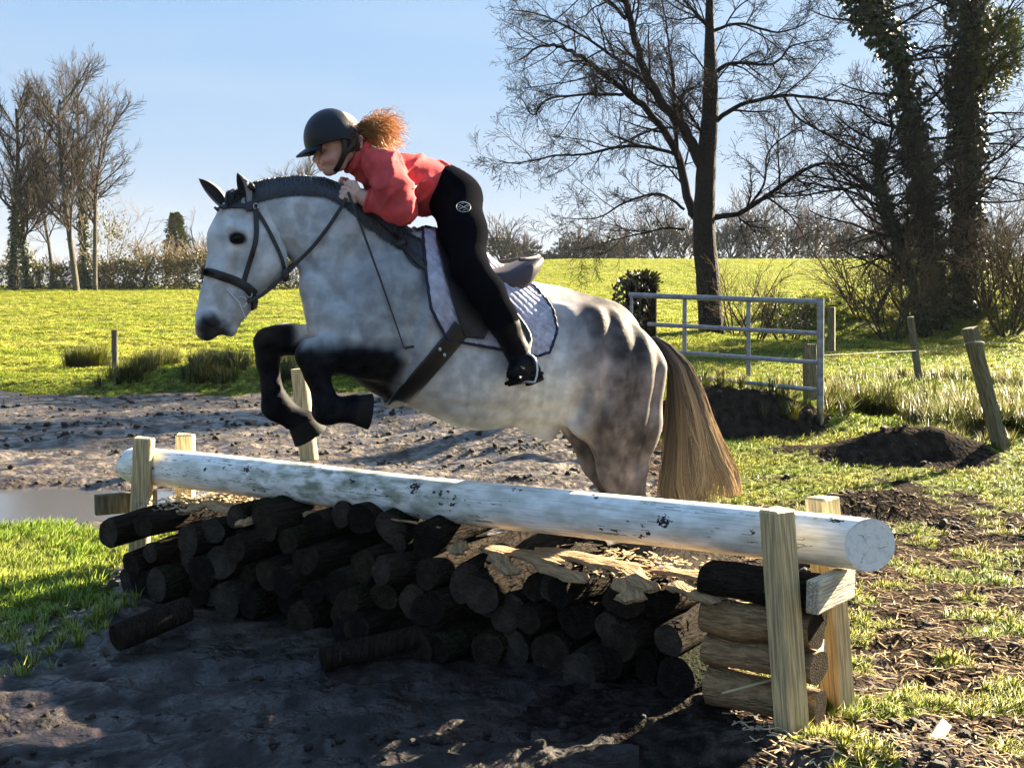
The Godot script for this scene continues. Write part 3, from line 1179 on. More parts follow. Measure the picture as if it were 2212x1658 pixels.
func trees_right() -> void:
	var bark := Color(0.020, 0.018, 0.016)
	var pr := {"taper": 0.4, "thin": 0.0035, "wiggle": 0.22, "up": 0.02, "kids": [0, 9, 8], "from": 0.10, "a0": 30.0, "a1": 62.0, "shrink": 0.50, "c0": bark, "c1": Color(0.028, 0.022, 0.018)}
	var depth := 26.0
	var foot := at(1538, 735, depth)
	foot.y = ground_height(foot.x, foot.z) - 0.1
	var t := thing("alder_tree", "big bare spreading tree with a forked dark trunk behind the metal gate", "tree", foot)
	var mb := MB.new()
	var line := along_print([[1538, 745], [1536, 690], [1528, 590], [1521, 496], [1526, 358], [1535, 220], [1534, 110], [1533, 0], [1530, -130], [1540, -260]], depth, 0.0)
	for j in line.size():
		line[j] -= foot
	line = smooth_line(line, 5)
	var rad := PackedFloat32Array()
	for j in line.size():
		var k := float(j) / 5.0
		rad.append((0.27 + 0.10 * exp(-k * 1.6)) * lerpf(1.0, 0.16, ss(2.0, 9.0, k)) )
	mb.tube(line, rad, 14, bark, bark, false, 0.05)
	put("trunk", mb.mesh(), M.tree_bark, t)
	mb = MB.new()
	var tips := PackedVector3Array()
	limb(mb, tips, line.slice(22), 0.05, 0.03, 0.34, 1.5, 2, pr, 0.0)
	# each limb as it runs on the print; depth at its foot and how far it swings away or nearer; radii
	var limbs := [
		[[[1524, 372], [1498, 318], [1473, 275], [1412, 193], [1379, 110], [1352, 0], [1335, -110]], -0.8, 0.150, 0.05],
		[[[1506, 470], [1489, 440], [1462, 330], [1412, 253], [1346, 193], [1269, 132], [1214, 102], [1175, 99], [1120, 130]], 1.4, 0.115, 0.018],
		[[[1456, 330], [1400, 318], [1335, 317], [1263, 333], [1197, 336], [1120, 352], [1075, 345]], -1.4, 0.045, 0.010],
		[[[1346, 204], [1300, 204], [1258, 204], [1181, 215], [1153, 248], [1128, 215]], -1.6, 0.040, 0.010],
		[[[1379, 154], [1324, 121], [1269, 83], [1175, 33], [1100, 20]], 1.2, 0.050, 0.010],
		[[[1544, 264], [1599, 226], [1693, 207], [1792, 215], [1886, 237]], -1.2, 0.060, 0.015],
		[[[1546, 154], [1588, 135], [1671, 138], [1710, 99], [1790, 85]], 1.6, 0.052, 0.012],
		[[[1540, 470], [1610, 454], [1709, 385], [1776, 352], [1853, 358], [1930, 330]], -0.8, 0.070, 0.012],
		[[[1542, 66], [1599, 50], [1682, 70], [1760, 40]], -1.5, 0.045, 0.010],
		[[[1480, 495], [1440, 492], [1412, 498], [1324, 518], [1250, 540]], 1.0, 0.035, 0.008],
		[[[1478, 452], [1423, 418], [1350, 438], [1290, 470], [1215, 470]], -1.0, 0.038, 0.008],
		[[[1352, 40], [1300, -10], [1210, -40], [1130, -50]], 0.8, 0.05, 0.012],
		[[[1534, 60], [1480, 0], [1440, -80]], -1.0, 0.05, 0.014],
		[[[1464, 345], [1458, 250], [1452, 160], [1440, 60], [1425, -40]], 1.8, 0.05, 0.012],
		[[[1524, 300], [1480, 230], [1450, 190], [1425, 120]], -2.0, 0.035, 0.010],
		[[[1693, 207], [1720, 250], [1780, 285], [1850, 300], [1910, 350]], 0.6, 0.035, 0.010],
		[[[1610, 454], [1650, 400], [1660, 330], [1710, 285], [1760, 260]], 1.2, 0.035, 0.010],
		[[[1412, 193], [1370, 160], [1330, 150], [1290, 160], [1235, 175], [1130, 190]], 2.0, 0.036, 0.010]]
	for e: Array in limbs:
		var pts := along_print(e[0], depth, e[1])
		for j in pts.size():
			pts[j] -= foot
		limb(mb, tips, pts, e[2], e[3], 0.25, 1.35, 2, pr, 0.13)
	put("crown", mb.mesh(), M.twig, t)
	var ts: Array[Transform3D] = []
	var cs := PackedColorArray()
	for k in tips.size():
		if k % 3 == 0:
			ts.append(Transform3D(Basis().scaled(Vector3.ONE * rf(0.010, 0.02)), tips[k] + rv() * 0.02))
			cs.append(Color(0.05, 0.035, 0.025))
	scatter("cones", clod_mesh(4), M.clod, ts, cs, t)
	mb = MB.new()
	mb.tube(PackedVector3Array([at(1288, 212, depth - 1.0) - foot, at(1289, 182, depth - 1.0) - foot]), PackedFloat32Array([0.04, 0.035]), 7, bark, bark, true)
	put("broken_stub", mb.mesh(), M.tree_bark, t)
	# ivy-clad trees at the right
	var dark := Color(0.011, 0.016, 0.007)
	var green := Color(0.035, 0.048, 0.012)
	var list := [
		[[[2032, 735], [2024, 660], [2006, 544], [1995, 400], [1972, 280], [1932, 100], [1862, 0], [1840, -120]], 25.0, 0.20, "leaning ivy covered tree left of the thicker ivy trunk", 0.24, 0.62, 9000],
		[[[2082, 740], [2080, 672], [2086, 508], [2091, 362], [2084, 252], [2086, 150], [2090, 0], [2092, -140]], 25.6, 0.27, "thick upright ivy covered trunk near the right edge", 0.36, 0.60, 10500],
		[[[1996, 720], [1984, 640], [1950, 545], [1922, 470], [1905, 400], [1900, 300]], 24.4, 0.10, "slender dark tree leaning left in front of the ivied trunks", 0.15, 0.18, 1800]]
	for e: Array in list:
		var ft := at(e[0][0][0], e[0][0][1], e[1])
		ft.y = ground_height(ft.x, ft.z) - 0.1
		var tr := thing("ivy_tree", e[3], "tree", ft, "ivy trees at the right")
		var pts := along_print(e[0], e[1], 0.3)
		for j in pts.size():
			pts[j] -= ft
		var ln := smooth_line(pts, 5)
		var tm := MB.new()
		tm.tube(ln, ramp(e[2], e[2] * 0.45, ln.size()), 9, bark, bark, false, 0.06, e[1])
		put("trunk", tm.mesh(), M.tree_bark, tr)
		tm = MB.new()
		var tp := PackedVector3Array()
		for k in 34:
			var o := ln[int(lerpf(0.25, 0.97, k / 33.0) * (ln.size() - 1))]
			var a := rf(0, TAU)
			grow(tm, tp, o, Vector3(cos(a), rf(0.0, 0.7), sin(a) * 0.6), rf(1.2, 2.4), 0.035, 2, pr)
		put("crown", tm.mesh(), M.twig, tr)
		put("ivy", ivy(ln, e[4], e[5], e[6], 0.125, dark, green), M.ivy, tr)
		if e[6] == 10500:
			put("ivy_clump", leafy(at(2150, 110, 25.4) - ft, Vector3(0.75, 1.2, 0.7), 5200, 0.10, Color(0.05, 0.065, 0.015), Color(0.15, 0.16, 0.03), 3.0), M.leaf, tr)  # same ivy with sunlight put into paler leaf colours
	# thin saplings in front of the field, right of the big trunk
	var sap := {"taper": 0.4, "thin": 0.004, "wiggle": 0.16, "up": 0.06, "kids": [0, 6, 7], "from": 0.15, "a0": 20.0, "a1": 50.0, "shrink": 0.5, "c0": Color(0.06, 0.05, 0.035), "c1": Color(0.10, 0.075, 0.05)}
	for e: Array in [[1590, 735, 1.9, "thin bare sapling just right of the big dark trunk"], [1632, 738, 1.7, "many stemmed bare bush behind the middle of the gate"], [1700, 745, 1.4, "low twiggy bush behind the right half of the gate"], [1870, 745, 2.6, "bare arching thicket left of the ivy covered trees"], [1930, 745, 2.4, "dense bare thicket at the foot of the ivy covered trees"], [2175, 745, 2.9, "tall grey brown thicket at the right edge"], [2235, 745, 3.6, "outermost bare thicket beyond the right edge"], [2130, 745, 2.4, "twiggy bush right of the thick ivy trunk"], [1985, 748, 1.9, "dark leafy bush at the foot of the leaning ivy tree"], [2060, 748, 1.8, "dark leafy bush between the feet of the ivy trees"], [2195, 748, 2.2, "olive leafy bush at the right edge under the thicket"]]:
		var ft := at(e[0], e[1], 24.5 + rf(-0.6, 1.6))
		ft.y = ground_height(ft.x, ft.z) - 0.05
		var tr := thing("bare_bush", e[3], "bush", ft, "bare bushes below the right trees")
		var tm := MB.new()
		var tp := PackedVector3Array()
		var big := float(e[2]) > 1.75 and float(e[0]) > 1800.0
		for k in (11 if big else 6):
			var a := rf(0, TAU)
			grow(tm, tp, Vector3(cos(a), 0, sin(a)) * 0.15, Vector3(cos(a) * 0.75, 1.3, sin(a) * 0.75), float(e[2]) * rf(0.6, 1.0), 0.022, 2, sap)
		put("stems", tm.mesh(), M.twig, tr)
		if big or e[0] == 1700:
			put("leaves", leafy(Vector3(0, float(e[2]) * 0.42, 0), Vector3(0.9, 0.6, 0.7) * float(e[2]) * 0.6, 800, 0.065, Color(0.04, 0.045, 0.016), Color(0.12, 0.11, 0.04), float(e[0])), M.leaf, tr)
	# pale dead stems by the gate post
	var ds := at(1788, 772, 12.6)
	ds.y = ground_height(ds.x, ds.z)
	var dt := thing("dead_stems", "spray of pale dead stems behind the gate's end post", "plant", ds)
	var dm := MB.new()
	for k in 46:
		var a := rf(-1, 1)
		var l := rf(0.3, 0.62)
		dm.tube(smooth_line(PackedVector3Array([Vector3(a * 0.10, 0, rf(-0.08, 0.08)), Vector3(a * 0.2, l * 0.5, rf(-0.1, 0.1)), Vector3(a * 0.38, l, rf(-0.15, 0.15))]), 3), ramp(0.004, 0.0015, 7), 3, Color(0.28, 0.18, 0.11), Color(0.34, 0.25, 0.17))
	put("stems", dm.mesh(), M.twig, dt)


func hedges() -> void:
	var olive := Color(0.050, 0.058, 0.018)
	var brown := Color(0.165, 0.135, 0.062)
	# evergreen and gorse bushes along the foot of the left trees: u, v of the foot, height and width on the print
	var list := [
		[8, 640, 60, 70, 0, "low dark bush at the left edge under the bare trees"], [55, 640, 72, 60, 1, "yellowish bush at the foot of the ivied trunk"], [100, 632, 50, 70, 0, "dark green bush right of the yellowish one"],
		[150, 628, 44, 60, 2, "brown bramble bush at the foot of the pale trunk"], [222, 600, 108, 88, 1, "tall rounded evergreen shrub right of the bare trees"], [205, 620, 46, 70, 2, "low brown bush below the rounded evergreen"],
		[258, 618, 60, 70, 2, "brown hedge bush left of the hedge's middle"], [300, 614, 66, 70, 0, "dark olive hedge bush below the conifer's left side"], [345, 610, 72, 80, 2, "tall brown hedge bush below the conifer"],
		[385, 606, 64, 70, 0, "olive hedge bush right of the conifer"], [425, 603, 70, 70, 2, "brown hedge bush behind the horse's nose"], [470, 600, 66, 80, 0, "hedge bush behind the horse's forehead"],
		[530, 602, 62, 80, 2, "hedge bush hidden behind the horse's cheek"], [590, 602, 56, 80, 0, "hedge bush below the horse's throat"], [640, 600, 60, 70, 2, "hedge bush between the horse's jaw and chest"], [690, 600, 56, 70, 0, "hedge bush behind the horse's neck"]]
	for e: Array in list:
		var depth := 61.0 + rf(0.0, 1.5)
		var ft := at(e[0], e[1], depth)
		ft.y = ground_height(ft.x, ft.z) - 0.1
		var k := depth / F
		var top := (at(e[0], float(e[1]) - float(e[2]), depth).y - ft.y) * (1.4 if e[0] < 230 else 1.0)
		var t := thing("hedge_bush", e[5], "bush", ft, "hedge bushes along the left field")
		var d: Color = [olive, Color(0.075, 0.072, 0.016), Color(0.075, 0.062, 0.028)][e[4]]
		var p: Color = [Color(0.11, 0.125, 0.032), Color(0.20, 0.195, 0.05), brown][e[4]]
		put("foliage", leafy(Vector3(0, top * 0.42, 0), Vector3(float(e[3]) * k * 0.95, top * 0.74, float(e[3]) * k * 0.7), 2400, 0.15, d, p, float(e[0])), M.leaf, t)
		var tm := MB.new()
		var tp := PackedVector3Array()
		var sp := {"taper": 0.4, "thin": 0.008, "wiggle": 0.2, "up": 0.08, "kids": [0, 6, 5], "from": 0.3, "a0": 20.0, "a1": 50.0, "shrink": 0.5, "c0": Color(0.12, 0.09, 0.06), "c1": Color(0.2, 0.15, 0.10)}
		for j in 7:
			var a := rf(0, TAU)
			grow(tm, tp, Vector3(cos(a), 0, sin(a)) * 0.3, Vector3(cos(a) * 0.7, 1.4, sin(a) * 0.6), top * rf(0.7, 1.05), 0.03, 2, sp)
		put("stems", tm.mesh(), M.twig, t)
	# the conifer above the hedge
	var cf := at(382, 606, 66.0)
	cf.y = ground_height(cf.x, cf.z)
	var ct := thing("conifer_tree", "ragged green conifer rising above the hedge", "tree", cf)
	var cm := MB.new()
	cm.tube(PackedVector3Array([Vector3.ZERO, Vector3(0, 2.5, 0), Vector3(-0.1, 4.3, 0)]), PackedFloat32Array([0.14, 0.09, 0.03]), 7, Color(0.08, 0.06, 0.04), Color(0.08, 0.06, 0.04))
	put("trunk", cm.mesh(), M.tree_bark, ct)
	cm = MB.new()
	for k in 5000:
		var y := rf(0.8, 4.4)
		var a := rf(0, TAU)
		var r := (0.22 + 1.25 * pow(1.0 - (y - 0.8) / 3.6, 0.75)) * (0.65 + 0.6 * n1.get_noise_2d(y * 1.6, a * 0.8)) * sqrt(rng.randf())
		var o := Vector3(cos(a), 0, sin(a))
		cm.leaf(Vector3(0, y, 0) + o * r, (o + Vector3.UP * 0.5 + rv() * 0.5).normalized(), rv().normalized(), 0.17, 0.035, Color(0.045, 0.06, 0.022).lerp(Color(0.13, 0.14, 0.05), rng.randf()))
	put("foliage", cm.mesh(), M.leaf, ct)
	for e: Array in [[318, 600, 1.9, "small bare tree left of the conifer"], [442, 600, 2.6, "small bare tree between the conifer and the horse's face"]]:
		var ft := at(e[0], e[1], 68.0)
		ft.y = ground_height(ft.x, ft.z)
		var tr := thing("bare_tree", e[3], "tree", ft)
		var tm := MB.new()
		var tp := PackedVector3Array()
		var sp := {"taper": 0.4, "thin": 0.009, "wiggle": 0.2, "up": 0.06, "kids": [0, 7, 6], "from": 0.25, "a0": 22.0, "a1": 52.0, "shrink": 0.5, "c0": Color(0.10, 0.08, 0.055), "c1": Color(0.18, 0.14, 0.10)}
		for j in 6:
			var a := rf(0, TAU)
			grow(tm, tp, Vector3.UP * rf(0.2, 1.0), Vector3(cos(a) * 0.6, 1.3, sin(a) * 0.5), float(e[2]) * rf(0.8, 1.2), 0.06, 2, sp)
		put("crown", tm.mesh(), M.twig, tr)
	# the far band of woodland beyond the right hand field
	var far := {"taper": 0.4, "thin": 0.026, "wiggle": 0.2, "up": 0.05, "kids": [0, 7, 7], "from": 0.2, "a0": 22.0, "a1": 55.0, "shrink": 0.52, "c0": Color(0.045, 0.036, 0.028), "c1": Color(0.075, 0.056, 0.044)}
	var band := [[1085, 575, 98, "far rounded bare tree right behind the saddle"], [1130, 575, 84, "far low tree right of the saddle's cantle"], [1185, 575, 66, "far bushy tree left of the pointed dark one"], [1240, 572, 96, "far pointed dark tree above the field's crest"], [1300, 570, 96, "far bare tree left of the big trunk's lower limb"], [1360, 565, 110, "far brown tree midway between saddle and big trunk"], [1420, 562, 120, "far brown tree just left of the big trunk"], [1480, 560, 112, "far tree directly behind the big trunk's left side"], [1580, 556, 118, "far tree just right of the big trunk"], [1640, 555, 140, "tallest far bare tree right of the big trunk"], [1700, 553, 128, "far brown tree over the right end of the gate"], [1765, 552, 124, "far dark tree above the gate's end post"], [1830, 550, 118, "far tree left of the arching thicket"], [1900, 550, 120, "far tree behind the slender leaning tree"], [1960, 550, 112, "far tree behind the leaning ivy tree"], [2050, 550, 116, "far tree seen between the two ivy trunks"], [2150, 550, 120, "far tree at the right edge behind the thicket"]]
	for e: Array in band:
		var depth := 138.0 + rf(-6.0, 8.0)
		var ft := at(e[0], float(e[1]) + 6.0, depth)
		ft.y = ground_height(ft.x, ft.z) - 0.2
		var top := (at(e[0], float(e[1]) - float(e[2]), depth).y - ft.y) * (rf(0.5, 0.8) if int(e[0]) % 3 == 0 else rf(0.85, 1.2))
		var tr := thing("far_tree", e[3], "tree", ft, "trees beyond the right field")
		var tm := MB.new()
		var tp := PackedVector3Array()
		for j in 10:
			var a := rf(0, TAU)
			grow(tm, tp, Vector3.UP * top * rf(0.05, 0.4), Vector3(cos(a) * 0.9, 1.2, sin(a) * 0.6), top * rf(0.42, 0.6), 0.12, 2, far)
		put("crown", tm.mesh(), M.twig, tr)
		put("undergrowth", leafy(Vector3(0, top * 0.30, 0), Vector3(3.2, top * 0.48, 2.4), 2000, 0.42, Color(0.030, 0.030, 0.016), Color(0.085, 0.070, 0.038), float(e[0])), M.leaf, tr)


# ==================================================================== gate, posts, wire
func square_post(called: String, label: String, top: Vector3, bottom: Vector3, size: Vector2, turn: float, m: Material, category := "post", group := "") -> Node3D:
	var t := thing(called, label, category, bottom, group)
	var mb := MB.new()
	var up := (top - bottom).normalized()
	var x := Vector3(cos(turn), 0, -sin(turn))
	x = (x - up * x.dot(up)).normalized()
	var l := top.distance_to(bottom) + 0.12
	mb.box(Transform3D(Basis.IDENTITY, Vector3.ZERO), Vector3(size.x, l, size.y), 0.007)
	var b := Basis(x, up, x.cross(up))
	for k in mb.v.size():
		var p := mb.v[k]
		p.x += n2.get_noise_2d(p.y * 3.0, turn * 7.0) * 0.004
		if p.y > l * 0.45:
			p.y += n2.get_noise_2d(p.x * 40.0 + turn, p.z * 40.0) * 0.008
		mb.v[k] = p
	put("timber", mb.mesh(), m, t, Transform3D(b, up * (l * 0.5 - 0.12)))
	return t


func round_post(called: String, label: String, top: Vector3, bottom: Vector3, r: float, m: Material) -> Node3D:
	var t := thing(called, label, "post", bottom)
	var mb := MB.new()
	var d := top - bottom
	mb.tube(PackedVector3Array([-d.normalized() * 0.1, d * 0.3, d * 0.7, d]), PackedFloat32Array([r * 1.05, r, r * 0.98, r * 0.96]), 12, Color.WHITE, Color.WHITE, true, 0.04, r * 50.0)
	put("timber", mb.mesh(), m, t)
	return t


func fences() -> void:
	# the metal gate
	var base := at(1772, 924, 11.5)
	var far := at(1370, 640, 12.6)
	var g := thing("field_gate", "open galvanised metal gate of tubular rails behind the horse", "gate", base)
	var place := func(u: float, v: float) -> Vector3:
		return at(u, v, lerpf(11.5, 12.6, (1772.0 - u) / 402.0)) - base
	for r: Array in [[1360, 637, 1772, 652, 0.029], [1400, 700, 1766, 720, 0.024], [1440, 759, 1766, 783, 0.024], [1500, 815, 1766, 842, 0.024]]:
		var mb := MB.new()
		mb.tube(PackedVector3Array([place.call(r[0], r[1]), place.call(r[2], r[3])]), PackedFloat32Array([r[4], r[4]]), 12, Color.WHITE, Color.WHITE, true)
		put("rail", mb.mesh(), M.galvanised, g)
	for r: Array in [[1479, 641, 1478, 768, 0.05], [1616, 647, 1616, 812, 0.05], [1364, 637, 1362, 760, 0.035]]:
		var a: Vector3 = place.call(r[0], r[1])
		var b: Vector3 = place.call(r[2], r[3])
		var mb := MB.new()
		var up := (a - b).normalized()
		var x := Vector3(0.93, 0, -0.36)
		mb.box(Transform3D(Basis(x, up, x.cross(up)), (a + b) * 0.5 + Vector3(0, 0, 0.022)), Vector3(r[4], a.distance_to(b), 0.012), 0.002)
		put("upright", mb.mesh(), M.galvanised, g)
	var mb0 := MB.new()
	mb0.tube(PackedVector3Array([place.call(1773, 643), place.call(1772, 926)]), PackedFloat32Array([0.036, 0.036]), 14, Color.WHITE, Color.WHITE, true)
	put("end_stile", mb0.mesh(), M.galvanised, g)
	var b1 := at(1752, 836, 11.9)
	b1.y = ground_height(b1.x, b1.z)
	square_post("short_post", "short mossy timber stub beside the gate's end stile", at(1749, 742, 11.9), b1, Vector2(0.12, 0.10), 0.3, M.old_wood)
	# the ivied gate post behind the horse's croup
	var p0 := at(1384, 740, 13.2)
	p0.y = ground_height(p0.x, p0.z)
	var gp := thing("gate_post", "thick old gate post capped with dark ivy behind the horse's rump", "post", p0)
	var mb := MB.new()
	var hgt := at(1384, 600, 13.2).y - p0.y
	mb.box(Transform3D(Basis(Vector3.UP, 0.3), Vector3(0, hgt * 0.5, 0)), Vector3(0.30, hgt, 0.28), 0.02)
	put("timber", mb.mesh(), M.log_bark, gp)
	put("ivy", leafy(Vector3(0, hgt - 0.05, 0), Vector3(0.26, 0.15, 0.24), 900, 0.06, Color(0.02, 0.024, 0.012), Color(0.07, 0.06, 0.025), 5.0), M.ivy, gp)
	put("ivy", ivy(PackedVector3Array([Vector3(-0.14, 0, 0.1), Vector3(-0.14, hgt, 0.1)]), 0.16, 0.20, 1100, 0.06, Color(0.02, 0.024, 0.012), Color(0.07, 0.06, 0.025)), M.ivy, gp)
	# posts
	square_post("fence_post", "leaning grey green fence post with a wire tied round it at the right", at(2094, 707, 9.9), at(2165, 974, 9.9), Vector2(0.11, 0.10), -0.9, M.old_wood)
	square_post("fence_post", "thin leaning fence post left of the thick leaning one", at(1967, 684, 14.0), at(1983, 800, 14.0), Vector2(0.075, 0.06), -0.9, M.old_wood)
	square_post("fence_post", "short brown post just right of the gate", at(1797, 663, 18.0), at(1797, 742, 18.0), Vector2(0.11, 0.09), -0.5, M.old_wood)
	round_post("fence_post", "dark upright post on the grass bank at the left", at(247, 712, 20.0), at(248, 815, 20.0), 0.058, M.old_wood)
	round_post("fence_post", "yellowish round post behind the horse's forelegs", at(646, 796, 10.6), at(668, 992, 10.6), 0.085, M.post_wood)
	# wire
	var t := thing("fence_wire", "thin wire running from the gate past both leaning posts", "wire", at(1776, 767, 11.5))
	mb = MB.new()
	var o := t.position
	mb.tube(PackedVector3Array([Vector3.ZERO, at(1979, 757, 13.9) - o]), PackedFloat32Array([0.0025, 0.0025]), 5, Color.WHITE, Color.WHITE)
	put("strand", mb.mesh(), M.wire, t)
	mb = MB.new()
	mb.tube(PackedVector3Array([at(1979, 757, 13.9) - o, at(2104, 742, 9.85) - o, at(2420, 730, 8.0) - o]), PackedFloat32Array([0.0025, 0.0025, 0.0025]), 5, Color.WHITE, Color.WHITE)
	put("strand", mb.mesh(), M.wire, t)
	mb = MB.new()
	var c := at(2104, 742, 9.9) - o
	var ring := PackedVector3Array()
	for k in 17:
		ring.append(c + Vector3(cos(TAU * k / 16.0) * 0.085, sin(TAU * k / 16.0) * 0.018, sin(TAU * k / 16.0) * 0.085))
	mb.tube(ring, ramp(0.006, 0.006, 17), 6, Color.WHITE, Color.WHITE)
	put("tie", mb.mesh(), M.wire, t)


# ==================================================================== the jump
var LL := Vector3.ZERO      # the white pole's ends, its direction, and the level direction across it towards the viewer
var LR := Vector3.ZERO
var LD := Vector3.ZERO
var LN := Vector3.ZERO


func pole_picture() -> ImageTexture:
	var w := 2048
	var h := 256
	var im := Image.create(w, h, false, Image.FORMAT_RGB8)
	var nz := FastNoiseLite.new()
	nz.seed = 31
	nz.frequency = 1.0
	nz.fractal_octaves = 4
	var len := 4.4
	for y in h:
		var a := TAU * y / h
		for x in w:
			var s := len * x / w
			var q := Vector3(s, cos(a) * 0.1, sin(a) * 0.1)
			var k := nz.get_noise_3d(q.x * 4.0, q.y * 9.0, q.z * 9.0)
			var f := nz.get_noise_3d(q.x * 3.0 + 50.0, q.y * 110.0, q.z * 110.0)
			var c := Color(0.93, 0.94, 0.94).lerp(Color(0.84, 0.85, 0.84), clampf(0.5 + k * 1.4, 0.0, 1.0))
			c = c.lerp(Color(0.62, 0.64, 0.62), clampf(f * 2.0, 0.0, 1.0) * 0.45)
			# greenish, rubbed middle stretch
			var mid := maxf(exp(-pow((s - 1.75) / 0.85, 2.0)), 0.28)
			var g := nz.get_noise_3d(q.x * 6.0 + 9.0, q.y * 14.0, q.z * 14.0 + 3.0)
			c = c.lerp(Color(0.40, 0.44, 0.37), clampf(g * 1.8 + 0.35, 0.0, 1.0) * mid * 0.85)
			# cracks along the grain
			var cr := absf(nz.get_noise_3d(q.x * 1.1 + 3.0, q.y * 42.0 + 8.0, q.z * 42.0))
			if cr < 0.02 and nz.get_noise_3d(q.x * 1.5, q.y * 10.0 + 30.0, q.z * 10.0) > 0.1:
				c = c.lerp(Color(0.22, 0.23, 0.22), 0.8)
			im.set_pixel(x, y, c)
	var r := RandomNumberGenerator.new()
	r.seed = 5
	var hub := Vector2(0, 0)
	for k in 190:
		# knocks where the paint has gone, in clusters
		if k % 4 == 0:
			hub = Vector2(r.randf() * w, r.randf() * h)
		var cx := hub.x + r.randf_range(-60, 60)
		var cy := hub.y + r.randf_range(-9, 9)
		var sx := r.randf_range(2.0, 7.0) * (2.2 if r.randf() < 0.15 else 0.8)
		var sy := sx * r.randf_range(0.25, 0.8)
		for y in range(int(cy - sy * 2), int(cy + sy * 2)):
			for x in range(int(cx - sx * 2), int(cx + sx * 2)):
				if x < 0 or x >= w:
					continue
				var d := Vector2((x - cx) / sx, (y - cy) / sy).length() + nz.get_noise_2d(x * 0.11 + k * 3.0, y * 0.2) * 1.3
				if d < 0.8:
					im.set_pixel(x, posmod(y, h), Color(0.07, 0.08, 0.09).lerp(Color(0.30, 0.28, 0.24), r.randf() * 0.3))
	im.generate_mipmaps()
	return ImageTexture.create_from_image(im)


func pole_end_picture() -> ImageTexture:
	var im := Image.create(256, 256, false, Image.FORMAT_RGB8)
	var nz := FastNoiseLite.new()
	nz.seed = 12
	nz.frequency = 0.02
	for y in 256:
		for x in 256:
			var d := Vector2(x - 122, y - 133)
			var w := nz.get_noise_2d(x, y)
			var ring := sin(d.length() * 0.42 + w * 5.0)
			var v := 0.93 - 0.035 * maxf(ring, 0.0) - 0.10 * clampf(w * 1.6, 0.0, 1.0)
			var a := d.angle() + w * 0.25
			for c: float in [0.6, 2.5, -1.7]:
				if absf(angle_difference(a, c)) < 0.018 + 0.5 / maxf(d.length(), 6.0) * 0.1 and d.length() < 96.0 + 40.0 * w:
					v *= 0.45
			im.set_pixel(x, y, Color(v, v * 1.005, v))
	return ImageTexture.create_from_image(im)


